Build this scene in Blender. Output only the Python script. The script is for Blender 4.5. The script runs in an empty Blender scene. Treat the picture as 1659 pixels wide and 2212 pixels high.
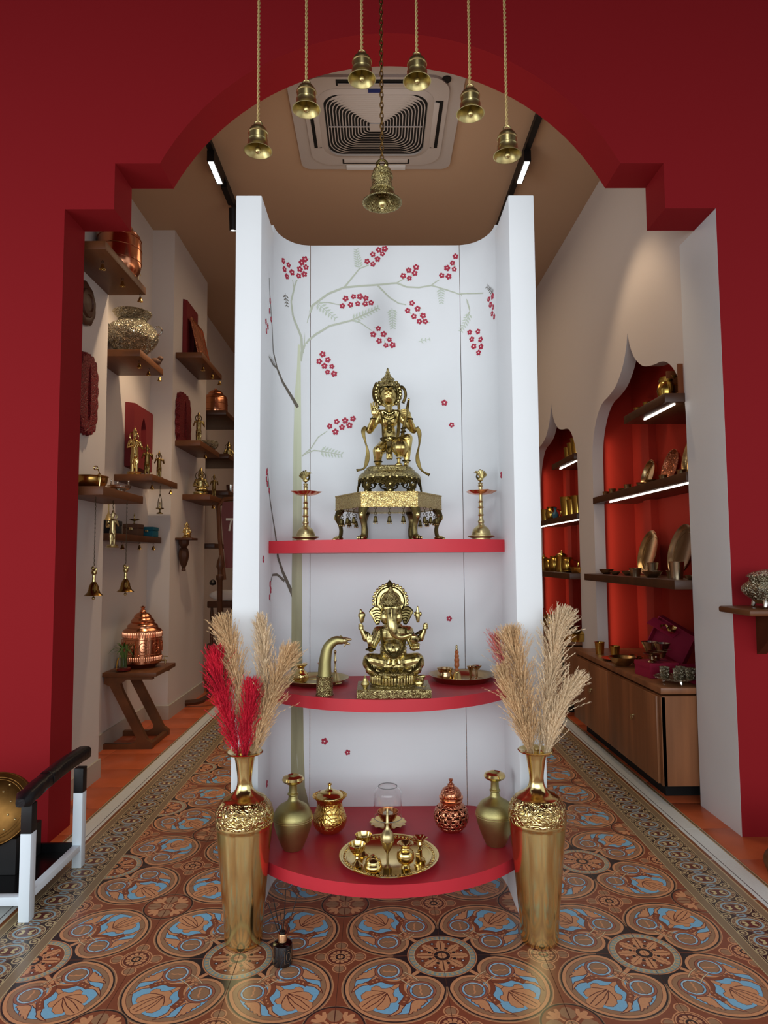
import bpy, bmesh, math, random
from math import sin, cos, pi, radians as rad, sqrt
from mathutils import Vector as V, Matrix, Euler
from mathutils.geometry import delaunay_2d_cdt
random.seed(7)
SC = bpy.context.scene
COL = SC.collection

# ---------------------------------------------------------------- camera
cam = bpy.data.cameras.new('camera'); camo = bpy.data.objects.new('camera', cam); COL.objects.link(camo)
yaw, pitch, roll = 0.0099, 0.06924, -0.0065
F = V((sin(yaw)*cos(pitch), cos(yaw)*cos(pitch), sin(pitch))); R0 = V((cos(yaw), -sin(yaw), 0)); U0 = R0.cross(F)
RX = R0*cos(roll) + U0*sin(roll); UX = -R0*sin(roll) + U0*cos(roll)
camo.matrix_world = Matrix(((RX.x, UX.x, -F.x, -0.0332), (RX.y, UX.y, -F.y, -2.0565), (RX.z, UX.z, -F.z, 1.1718), (0, 0, 0, 1)))
cam.sensor_fit = 'HORIZONTAL'; cam.sensor_width = 36; cam.lens = 1442.0/1659*36; cam.clip_start = 0.05; cam.clip_end = 200
SC.camera = camo

# ---------------------------------------------------------------- world, lights, exposure
w = bpy.data.worlds.new('sky'); SC.world = w; w.use_nodes = True
bg = w.node_tree.nodes['Background']; bg.inputs[0].default_value = (0.86, 0.93, 1.0, 1); bg.inputs[1].default_value = .85
SC.view_settings.view_transform = 'Standard'; SC.view_settings.look = 'None'; SC.view_settings.gamma = 1
SC.view_settings.use_curve_mapping = False
SC.view_settings.exposure = 0.0
SC.cycles.caustics_reflective = False
def area(name, loc, rot, size, energy, col, sy=None, spread=None):
    l = bpy.data.lights.new(name, 'AREA'); l.energy = energy; l.color = col; l.size = size
    if sy: l.shape = 'RECTANGLE'; l.size_y = sy
    if spread: l.spread = spread
    o = bpy.data.objects.new(name, l); COL.objects.link(o); o.location = loc; o.rotation_euler = rot
    return o
def spot(name, loc, target, energy, col, ang=60, blend=.6, rad_=.04):
    l = bpy.data.lights.new(name, 'SPOT'); l.energy = energy; l.color = col; l.spot_size = rad(ang); l.spot_blend = blend; l.shadow_soft_size = rad_
    o = bpy.data.objects.new(name, l); COL.objects.link(o); o.location = loc
    o.rotation_euler = (V(target)-V(loc)).to_track_quat('-Z', 'Y').to_euler(); return o
WARM = (1.0, .74, .48)
# daylight of the open shop front behind the camera
area('daylight_front', (0, -3.1, 1.3), (rad(84), 0, 0), 5.2, 49, (.90, .96, 1.0), 1.5, rad(140))
# side light added on the left to brighten the right jamb
area('jamb_fill_left', (-3.7, -2.1, 1.1), (rad(86), 0, rad(-62)), 2.2, 44, (.90, .96, 1.0), 2.0)
# unseen spot added to brighten the upper alcove and its pillars
spot('alcove_fill_spot', (0, -2.4, 3.7), (0, .5, 1.85), 112, (.95, .98, 1.0), 32, .7, .30)
# two unseen fill lights added for the interior, then the track spots
area('interior_fill', (0.0, 3.6, 3.6), (0, 0, 0), .9, 14, WARM, 2.0)
area('ceiling_uplight_fill', (0.0, 1.5, 2.55), (rad(180), 0, 0), .8, 3.2, (1, .80, .60), .8)  # faces upward from mid-height, added to brighten the ceiling
spot('track_spot_a', (-1.0, 2.0, 3.45), (-1.7, 2.2, 1.2), 85, WARM, 70)
spot('track_spot_b', (0.9, 1.6, 3.45), (1.5, 1.7, 1.6), 22, WARM, 70)

# ---------------------------------------------------------------- helpers
def lin(c):
    return tuple(((x/255)/12.92 if x/255 <= .04045 else ((x/255+.055)/1.055)**2.4) for x in c)
def mat(name, col, metal=0, rough=.5, bump=None, var=None, coat=0, trans=0, emit=None, patina=None, spec=.5, ior=1.45, sheen=0, grain=None, groove=None, blotch=None):
    m = bpy.data.materials.new(name); m.use_nodes = True; nt = m.node_tree; N = nt.nodes; L = nt.links
    b = N['Principled BSDF']; c = lin(col)
    b.inputs['Base Color'].default_value = (*c, 1); b.inputs['Metallic'].default_value = metal; b.inputs['Roughness'].default_value = rough
    b.inputs['Coat Weight'].default_value = coat; b.inputs['Coat Roughness'].default_value = .08
    b.inputs['Transmission Weight'].default_value = trans; b.inputs['IOR'].default_value = ior
    b.inputs['Specular IOR Level'].default_value = spec; b.inputs['Sheen Weight'].default_value = sheen
    if emit: b.inputs['Emission Color'].default_value = (*lin(emit[0]), 1); b.inputs['Emission Strength'].default_value = emit[1]
    tc = N.new('ShaderNodeTexCoord'); cur = None
    if var or grain:
        n = N.new('ShaderNodeTexNoise'); n.inputs['Scale'].default_value = (var or grain)[0]; n.inputs['Detail'].default_value = 6
        if grain:
            mp = N.new('ShaderNodeMapping'); mp.inputs['Scale'].default_value = grain[2]; L.new(tc.outputs['Object'], mp.inputs[0]); L.new(mp.outputs[0], n.inputs[0])
        else: L.new(tc.outputs['Object'], n.inputs[0])
        mx = N.new('ShaderNodeMix'); mx.data_type = 'RGBA'; k = (var or grain)[1]
        mx.inputs[6].default_value = (*[x*(1-k) for x in c], 1); mx.inputs[7].default_value = (*[min(1, x*(1+k)) for x in c], 1)
        rp = N.new('ShaderNodeMapRange'); rp.inputs[1].default_value = .3; rp.inputs[2].default_value = .7
        L.new(n.outputs['Fac'], rp.inputs[0]); L.new(rp.outputs[0], mx.inputs[0]); cur = mx.outputs[2]
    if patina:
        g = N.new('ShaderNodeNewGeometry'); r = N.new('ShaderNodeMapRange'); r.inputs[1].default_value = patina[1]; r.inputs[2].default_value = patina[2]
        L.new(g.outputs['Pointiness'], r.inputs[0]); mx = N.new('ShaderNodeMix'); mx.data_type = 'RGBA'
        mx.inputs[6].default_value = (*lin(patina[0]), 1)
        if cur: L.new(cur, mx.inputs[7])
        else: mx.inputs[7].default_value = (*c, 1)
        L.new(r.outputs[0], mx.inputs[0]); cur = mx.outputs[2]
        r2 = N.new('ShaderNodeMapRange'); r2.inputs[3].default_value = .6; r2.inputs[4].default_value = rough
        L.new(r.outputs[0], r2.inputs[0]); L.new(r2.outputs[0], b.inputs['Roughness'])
    if blotch:
        n = N.new('ShaderNodeTexNoise'); n.inputs['Scale'].default_value = blotch[0]; n.inputs['Detail'].default_value = 5; L.new(tc.outputs['Object'], n.inputs[0])
        r = N.new('ShaderNodeMapRange'); r.inputs[1].default_value = .50; r.inputs[2].default_value = .68; L.new(n.outputs['Fac'], r.inputs[0])
        mx = N.new('ShaderNodeMix'); mx.data_type = 'RGBA'; mx.inputs[7].default_value = (*lin(blotch[1]), 1)
        if cur: L.new(cur, mx.inputs[6])
        else: mx.inputs[6].default_value = (*c, 1)
        L.new(r.outputs[0], mx.inputs[0]); cur = mx.outputs[2]
    if cur: L.new(cur, b.inputs['Base Color'])
    if bump:
        kind, scale, stren = bump[:3]; dist = bump[3] if len(bump) > 3 else .002
        if kind == 'noise':
            t = N.new('ShaderNodeTexNoise'); t.inputs['Scale'].default_value = scale; t.inputs['Detail'].default_value = 4; out = t.outputs['Fac']
        elif kind == 'voro':
            t = N.new('ShaderNodeTexVoronoi'); t.feature = 'DISTANCE_TO_EDGE'; t.inputs['Scale'].default_value = scale
            r = N.new('ShaderNodeMapRange'); r.inputs[2].default_value = .12; L.new(t.outputs['Distance'], r.inputs[0]); out = r.outputs[0]
        elif kind == 'scroll':
            t0 = N.new('ShaderNodeTexNoise'); t0.inputs['Scale'].default_value = scale*.5; L.new(tc.outputs['Object'], t0.inputs[0])
            ad = N.new('ShaderNodeVectorMath'); ad.operation = 'SCALE'; ad.inputs[3].default_value = 1.2/scale*3; L.new(t0.outputs['Color'], ad.inputs[0])
            a2 = N.new('ShaderNodeVectorMath'); L.new(ad.outputs[0], a2.inputs[0]); L.new(tc.outputs['Object'], a2.inputs[1])
            t = N.new('ShaderNodeTexWave'); t.wave_type = 'RINGS'; t.rings_direction = 'SPHERICAL'; t.inputs['Scale'].default_value = scale*.35
            v = N.new('ShaderNodeTexVoronoi'); v.inputs['Scale'].default_value = scale; L.new(a2.outputs[0], v.inputs[0])
            ms = N.new('ShaderNodeMath'); ms.operation = 'MULTIPLY'; ms.inputs[1].default_value = 28; L.new(v.outputs['Distance'], ms.inputs[0])
            sn = N.new('ShaderNodeMath'); sn.operation = 'SINE'; L.new(ms.outputs[0], sn.inputs[0]); out = sn.outputs[0]
        elif kind == 'grain':
            t = N.new('ShaderNodeTexNoise'); t.inputs['Scale'].default_value = scale; mp = N.new('ShaderNodeMapping'); mp.inputs['Scale'].default_value = (12, 12, 1)
            L.new(tc.outputs['Object'], mp.inputs[0]); L.new(mp.outputs[0], t.inputs[0]); out = t.outputs['Fac']
        if kind in ('noise', 'voro'): L.new(tc.outputs['Object'], t.inputs[0])
        if groove:
            r = N.new('ShaderNodeMapRange'); r.inputs[1].default_value = -.5 if kind == 'scroll' else 0; r.inputs[2].default_value = .3; L.new(out, r.inputs[0])
            mx = N.new('ShaderNodeMix'); mx.data_type = 'RGBA'; mx.inputs[6].default_value = (*lin(groove), 1)
            if cur: L.new(cur, mx.inputs[7])
            else: mx.inputs[7].default_value = (*c, 1)
            L.new(r.outputs[0], mx.inputs[0]); L.new(mx.outputs[2], b.inputs['Base Color'])
        bp = N.new('ShaderNodeBump'); bp.inputs['Strength'].default_value = stren; bp.inputs['Distance'].default_value = dist
        L.new(out, bp.inputs['Height']); L.new(bp.outputs[0], b.inputs['Normal'])
    return m
def vmat(name, rough=.4, coat=0, var=.12):
    m = bpy.data.materials.new(name); m.use_nodes = True; N = m.node_tree.nodes; L = m.node_tree.links; b = N['Principled BSDF']
    a = N.new('ShaderNodeVertexColor'); a.layer_name = 'Col'; tc = N.new('ShaderNodeTexCoord'); n = N.new('ShaderNodeTexNoise'); n.inputs['Scale'].default_value = 160; n.inputs['Detail'].default_value = 3
    L.new(tc.outputs['Object'], n.inputs[0]); r = N.new('ShaderNodeMapRange'); r.inputs[3].default_value = 1-var; r.inputs[4].default_value = 1+var; L.new(n.outputs['Fac'], r.inputs[0])
    h = N.new('ShaderNodeVectorMath'); h.operation = 'SCALE'; L.new(a.outputs['Color'], h.inputs[0]); L.new(r.outputs[0], h.inputs[3]); L.new(h.outputs[0], b.inputs['Base Color'])
    b.inputs['Roughness'].default_value = rough; b.inputs['Coat Weight'].default_value = coat; b.inputs['Coat Roughness'].default_value = .2
    return m

class MB:
    "collects shapes into one mesh"
    def __init__(s): s.v = []; s.f = []; s.sm = []
    def add(s, vs, fs, smooth=False):
        o = len(s.v); s.v += [tuple(x) for x in vs]; s.f += [tuple(i+o for i in f) for f in fs]; s.sm += [smooth]*len(fs); return s
    def box(s, x0, x1, y0, y1, z0, z1, M=None, bev=0):
        if bev:
            b = bev; P = []
            bm = bmesh.new(); bmesh.ops.create_cube(bm, size=1)
            for v in bm.verts: v.co = V(((x0+x1)/2+v.co.x*(x1-x0), (y0+y1)/2+v.co.y*(y1-y0), (z0+z1)/2+v.co.z*(z1-z0)))
            bmesh.ops.bevel(bm, geom=bm.edges[:], offset=b, segments=2, affect='EDGES', profile=.5)
            return s.bm(bm, M)
        vs = [(x, y, z) for z in (z0, z1) for y in (y0, y1) for x in (x0, x1)]
        if M: vs = [M @ V(v) for v in vs]
        return s.add(vs, [(0, 2, 3, 1), (4, 5, 7, 6), (0, 1, 5, 4), (2, 6, 7, 3), (0, 4, 6, 2), (1, 3, 7, 5)])
    def bm(s, bm, M=None, smooth=False):
        bm.verts.index_update()
        s.add([(M @ v.co if M else v.co) for v in bm.verts], [[v.index for v in f.verts] for f in bm.faces], smooth); bm.free(); return s
    def lathe(s, prof, n=40, M=None, rmod=None, cap=True, arc=None):
        vs = []; fs = []; k = len(prof)
        for i in range(n):
            a = 2*pi*i/n if not arc else arc[0]+(arc[1]-arc[0])*i/(n-1)
            for r, z in prof:
                q = r*(rmod(a, z) if rmod else 1); vs.append((q*cos(a), q*sin(a), z))
        for i in range(n if not arc else n-1):
            j = (i+1) % n
            for t in range(k-1):
                if prof[t][0] < 1e-6 and prof[t+1][0] < 1e-6: continue
                if prof[t][0] < 1e-6: fs.append((i*k, j*k+t+1, i*k+t+1) if t == 0 else (i*k+t, j*k+t+1, i*k+t+1))
                elif prof[t+1][0] < 1e-6: fs.append((i*k+t, j*k+t, i*k+t+1))
                else: fs.append((i*k+t, j*k+t, j*k+t+1, i*k+t+1))
        if M: vs = [M @ V(v) for v in vs]
        return s.add(vs, fs, True)
    def tube(s, pts, r, n=8, closed=False, flat=None, M=None, caps=True):
        pts = [V(p) for p in pts]; m = len(pts); rr = r if isinstance(r, (list, tuple)) else [r]*m
        vs = []; fs = []; up = None
        for i, p in enumerate(pts):
            if closed: t = pts[(i+1) % m]-pts[i-1]
            else: t = pts[min(i+1, m-1)]-pts[max(i-1, 0)]
            if t.length < 1e-9: t = V((0, 0, 1))
            t.normalize()
            if up is None: up = V((0, 0, 1)) if abs(t.z) < .9 else V((1, 0, 0)); 
            a = t.cross(up)
            if a.length < 1e-4: a = t.cross(V((1, 0, .1)))
            a.normalize(); b = a.cross(t); up = b
            for k in range(n):
                q = 2*pi*k/n; f1, f2 = flat or (1, 1)
                vs.append(p + a*(cos(q)*rr[i]*f1) + b*(sin(q)*rr[i]*f2))
        for i in range(m if closed else m-1):
            j = (i+1) % m
            for k in range(n):
                l = (k+1) % n; fs.append((i*n+k, i*n+l, j*n+l, j*n+k))
        if not closed and caps: fs.append(tuple(range(n))[::-1]); fs.append(tuple((m-1)*n+k for k in range(n)))
        if M: vs = [M @ V(v) for v in vs]
        return s.add(vs, fs, True)
    def cap(s, a, b, ra, rb, n=12):
        "tapered capsule"
        a = V(a); b = V(b); d = b-a; L = d.length
        if L < 1e-6: return s.ell(a, (ra, ra, ra), n)
        q = d.to_track_quat('Z', 'Y').to_matrix().to_4x4(); M = Matrix.Translation(a) @ q
        pr = [(ra*cos(t), ra*sin(t)) for t in [(-pi/2)+pi/2*i/4 for i in range(5)]]
        pr += [(rb*cos(t), L+rb*sin(t)) for t in [pi/2*i/4 for i in range(5)]]
        pr[0] = (0, -ra); pr[-1] = (0, L+rb); return s.lathe(pr, n, M)
    def ell(s, c, r, n=14, M=None, rot=None):
        k = max(6, n//2); pr = [(cos(-pi/2+pi*i/k), sin(-pi/2+pi*i/k)) for i in range(k+1)]; pr[0] = (0, -1); pr[-1] = (0, 1)
        if isinstance(r, (int, float)): r = (r, r, r)
        T = Matrix.Translation(V(c)) @ (Euler(rot).to_matrix().to_4x4() if rot else Matrix.Identity(4)) @ Matrix.Diagonal((*r, 1))
        if M: T = M @ T
        return s.lathe(pr, n, T)
    def torus(s, c, R, r, n=24, m=8, M=None, rot=None, sc=(1, 1, 1)):
        T = Matrix.Translation(V(c)) @ (Euler(rot).to_matrix().to_4x4() if rot else Matrix.Identity(4)) @ Matrix.Diagonal((*sc, 1))
        if M: T = M @ T
        return s.tube([T @ V((R*cos(2*pi*i/n), R*sin(2*pi*i/n), 0)) for i in range(n)], r, m, closed=True)
    def prism(s, poly, z0, z1, M=None, smooth=False):
        "extrude a 2-D outline (x,y) between z0 and z1, any simple outline"
        n = len(poly); bm = bmesh.new(); lo = [bm.verts.new((x, y, z0)) for x, y in poly]; hi = [bm.verts.new((x, y, z1)) for x, y in poly]
        for i in range(n): bm.faces.new((lo[i], lo[(i+1) % n], hi[(i+1) % n], hi[i]))
        bm.faces.new(lo[::-1]); bm.faces.new(hi)
        bmesh.ops.recalc_face_normals(bm, faces=bm.faces[:]); return s.bm(bm, M, smooth)
    def mesh(s, name, m=None, ang=40):
        me = bpy.data.meshes.new(name); me.from_pydata(s.v, [], s.f); me.validate()
        if len(me.polygons) == len(s.sm): me.polygons.foreach_set('use_smooth', s.sm)
        else: me.polygons.foreach_set('use_smooth', [True]*len(me.polygons))
        me.set_sharp_from_angle(angle=rad(ang)); me.update()
        if m: me.materials.append(m)
        return me
    def build(s, name, m, parent=None, ang=40, **kw):
        return ob(name, s.mesh(name, m, ang), parent, **kw)
def ob(name, me, parent=None, loc=None, rot=None, label=None, cat=None, group=None, kind=None, scale=None):
    o = bpy.data.objects.new(name, me); COL.objects.link(o)
    if parent: o.parent = parent
    if loc: o.location = loc
    if rot: o.rotation_euler = rot
    if scale: o.scale = (scale,)*3 if isinstance(scale, (int, float)) else scale
    for k, v in (('label', label), ('category', cat), ('group', group), ('kind', kind)):
        if v: o[k] = v
    return o
def thing(name, label, cat, loc=(0, 0, 0), rot=None, group=None, scale=None):
    o = ob(name, None, None, loc, rot, label, cat, group, None, scale); o.empty_display_size = .05; return o
def dup(root, loc=None, rot=None, label=None, group=None, scale=None):
    def cp(o, par):
        c = o.copy(); COL.objects.link(c)
        if par: c.parent = par
        for ch in [x for x in KIDS.get(o.name, [])] or [x for x in o.children]: cp(ch, c)
        return c
    r = cp(root, None)
    if loc: r.location = loc
    if rot: r.rotation_euler = rot
    if scale: r.scale = (scale,)*3 if isinstance(scale, (int, float)) else scale
    if label: r['label'] = label
    if group: r['group'] = group
    return r
KIDS = {}
def T(x=0, y=0, z=0): return Matrix.Translation((x, y, z))
def Rz(a): return Matrix.Rotation(a, 4, 'Z')
def Rx(a): return Matrix.Rotation(a, 4, 'X')
def Ry(a): return Matrix.Rotation(a, 4, 'Y')
def bez(p, n=12):
    "smooth curve through points (Catmull-Rom)"
    P = [V(q) for q in p]; P = [P[0]*2-P[1]]+P+[P[-1]*2-P[-2]]; out = []
    for i in range(1, len(P)-2):
        for k in range(n):
            t = k/n; a, b, c, d = P[i-1:i+3]
            out.append(.5*((2*b)+(c-a)*t+(2*a-5*b+4*c-d)*t*t+(3*b-a-3*c+d)*t*t*t))
    out.append(P[-2]); return out
def prof(pts, n=5):
    return [(max(p.x, 0), p.y) for p in bez([(a, b, 0) for a, b in pts], n)]

# ---------------------------------------------------------------- materials
RED = mat('red_wall_paint', (146, 26, 32), rough=.85, bump=('noise', 220, .12, .001), spec=.2)
REDN = mat('niche_red_paint', (176, 48, 32), rough=.8, spec=.25)
REDS = mat('red_shelf_lacquer', (196, 44, 56), rough=.45, var=(6, .06))
WHITE = mat('white_paint', (229, 232, 234), rough=.6, bump=('noise', 120, .08, .001), var=(3, .02))
CREAM = mat('cream_wall_paint', (222, 213, 206), rough=.85, bump=('noise', 150, .1, .001), spec=.2)
CEIL = mat('ceiling_paint', (196, 166, 138), rough=.9, spec=.1)
SKIRT = mat('skirting_paint', (190, 185, 172), rough=.5)
TERRA = mat('terracotta_glaze', (198, 98, 58), rough=.32, var=(9, .12))
GROUT = mat('grout', (150, 110, 90), rough=.95)
STRIPW = mat('white_marble', (205, 212, 208), rough=.3, var=(8, .06))
WOOD = mat('walnut', (112, 68, 38), rough=.45, grain=(9, .28, (1, .12, 1)))
WOODD = mat('dark_walnut', (78, 46, 26), rough=.4, grain=(9, .3, (.12, 1, 1)))
WOODV = mat('brown_veneer', (142, 92, 58), rough=.4, grain=(14, .3, (1, 1, .08)))
BRASS = mat('polished_brass', (226, 200, 132), 1, .15)
BRASSM = mat('satin_brass', (200, 182, 132), 1, .34, bump=('noise', 400, .1, .0006))
BRASSX = mat('matte_etched_brass', (176, 166, 112), 1, .42, bump=('noise', 520, .5, .0012), var=(14, .14))
BRASSE = mat('engraved_brass', (222, 200, 138), 1, .22, bump=('scroll', 105, .35, .0008), groove=(150, 122, 66))
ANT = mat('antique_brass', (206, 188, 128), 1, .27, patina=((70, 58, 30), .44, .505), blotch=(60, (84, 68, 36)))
ANTE = mat('antique_engraved_brass', (204, 188, 132), 1, .3, bump=('scroll', 90, .5, .0012), groove=(84, 68, 34))
DBRASS = mat('dull_brass', (150, 124, 66), 1, .33, var=(25, .2))
COPPER = mat('polished_copper', (222, 150, 112), 1, .2)
DARKB = mat('dark_cast_brass', (138, 116, 70), 1, .34, var=(40, .35))
DGONG = mat('gong_brass', (128, 92, 48), 1, .42, var=(18, .3))
COPPERH = mat('hammered_copper', (212, 140, 106), 1, .26, bump=('voro', 90, .7, .002))
SILVER = mat('silver', (215, 210, 200), 1, .2)
SILVERH = mat('embossed_silver', (208, 200, 176), 1, .28, bump=('scroll', 44, .8, .003), groove=(128, 118, 94))
BLACK = mat('black_gloss', (10, 10, 12), rough=.25)
BLACKM = mat('black_metal', (14, 14, 15), rough=.5)
LEATHER = mat('black_leather', (14, 16, 20), rough=.38, bump=('noise', 90, .4, .003))
PLASTIC = mat('grey_white_plastic', (192, 184, 178), rough=.5)
DARKS = mat('dark_void', (12, 11, 10), rough=.8)
GLASS = mat('clear_glass', (255, 255, 255), rough=.0, trans=1, ior=1.35)
MAG = mat('magenta_card', (158, 24, 60), rough=.7)
LED = mat('led_strip', (255, 255, 255), emit=((255, 250, 240), 12))
LEDS = mat('lamp_lens', (255, 255, 255), emit=((255, 250, 240), 12))
# ---------------------------------------------------------------- flat printed artwork (one plane, faces coloured)
ORA = (226, 160, 112); TAN = (172, 130, 96); RUST = (148, 82, 56); DRK = (58, 42, 38); DL = (112, 58, 46); BLU = (138, 200, 232); PALE = (196, 222, 232); CRE = (232, 204, 158); BLK = (50, 42, 42); OLI = (150, 128, 98); GRB = (150, 168, 160)
class Art:
    def __init__(s): s.p = []
    def poly(s, pts, col):
        ar = sum(pts[i-1][0]*pts[i][1]-pts[i][0]*pts[i-1][1] for i in range(len(pts)))
        if len(pts) > 2 and abs(ar) > 1e-7: s.p.append((list(pts) if ar > 0 else list(pts)[::-1], col))
        return s
    def disc(s, c, r, col, n=28, ry=None, rot=0):
        ry = ry or r; ca, sa = cos(rot), sin(rot)
        return s.poly([(c[0]+r*cos(t)*ca-ry*sin(t)*sa, c[1]+r*cos(t)*sa+ry*sin(t)*ca) for t in [2*pi*(i+.37)/n for i in range(n)]], col)
    def rect(s, x0, x1, y0, y1, col): return s.poly([(x0, y0), (x1, y0), (x1, y1), (x0, y1)], col)
    def line(s, pts, w, col, taper=False):
        n = len(pts); L = []; R = []
        for i in range(n):
            a = pts[max(i-1, 0)]; b = pts[min(i+1, n-1)]; d = sqrt((b[0]-a[0])**2+(b[1]-a[1])**2) or 1
            nx, ny = -(b[1]-a[1])/d, (b[0]-a[0])/d; q = w/2*((1-i/(n-1)) if taper else 1)+1e-5
            L.append((pts[i][0]+nx*q, pts[i][1]+ny*q)); R.append((pts[i][0]-nx*q, pts[i][1]-ny*q))
        for i in range(n-1): s.poly([L[i], L[i+1], R[i+1], R[i]], col)
        return s
    def mesh(s, name, m, sx=1, sy=1, depth=.004, clip=(0, 1, 0, 1), off=(0, 0)):
        x0, x1, y0, y1 = clip; P = [([(x0-.01, y0-.01), (x1+.01, y0-.01), (x1+.01, y1+.01), (x0-.01, y1+.01)], s.p[0][1])]
        P = [([(x0, y0), (x1, y0), (x1, y1), (x0, y1)], s.p[0][1])]+s.p
        vs = []; fs = []
        for pts, c in P:
            o = len(vs); vs += [V(p) for p in pts]; fs.append([o+i for i in range(len(pts))])
        vo, e, fo, a, b, orig = delaunay_2d_cdt(vs, [], fs, 1, 1e-6)
        me = bpy.data.meshes.new(name); F2 = []; C2 = []
        for f, og in zip(fo, orig):
            cx = sum(vo[i].x for i in f)/len(f); cy = sum(vo[i].y for i in f)/len(f)
            if not (x0 < cx < x1 and y0 < cy < y1): continue
            k = max(og) if og else 0
            ar = sum(vo[f[i]].x*vo[f[(i+1) % len(f)]].y-vo[f[(i+1) % len(f)]].x*vo[f[i]].y for i in range(len(f)))
            F2.append(f if ar > 0 else f[::-1]); C2.append(P[k][1])
        V2 = [((min(max(v.x, x0), x1)-off[0])*sx, (min(max(v.y, y0), y1)-off[1])*sy, 0) for v in vo]
        n = len(V2); X0, X1, Y0, Y1 = (x0-off[0])*sx, (x1-off[0])*sx, (y0-off[1])*sy, (y1-off[1])*sy
        for X, Y in ((X0, Y0), (X1, Y0), (X1, Y1), (X0, Y1)): V2 += [(X, Y, 0), (X, Y, -depth)]
        for i in range(4):
            j = (i+1) % 4; F2.append([n+2*i+1, n+2*j+1, n+2*j, n+2*i]); C2.append(s.p[0][1])
        me.from_pydata(V2, [], F2); ca = me.color_attributes.new('Col', 'FLOAT_COLOR', 'CORNER'); i = 0
        buf = []
        for p, c in zip(me.polygons, C2): buf += [*lin(c), 1]*p.loop_total
        ca.data.foreach_set('color', buf); me.materials.append(m); return me
def arcp(c, r, a0, a1, n=14): return [(c[0]+r*cos(rad(a0+(a1-a0)*i/n)), c[1]+r*sin(rad(a0+(a1-a0)*i/n))) for i in range(n+1)]
def sw(pts): return [(b, a) for a, b in pts]
def both(fn):
    fn(lambda p: p); fn(sw)

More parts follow.
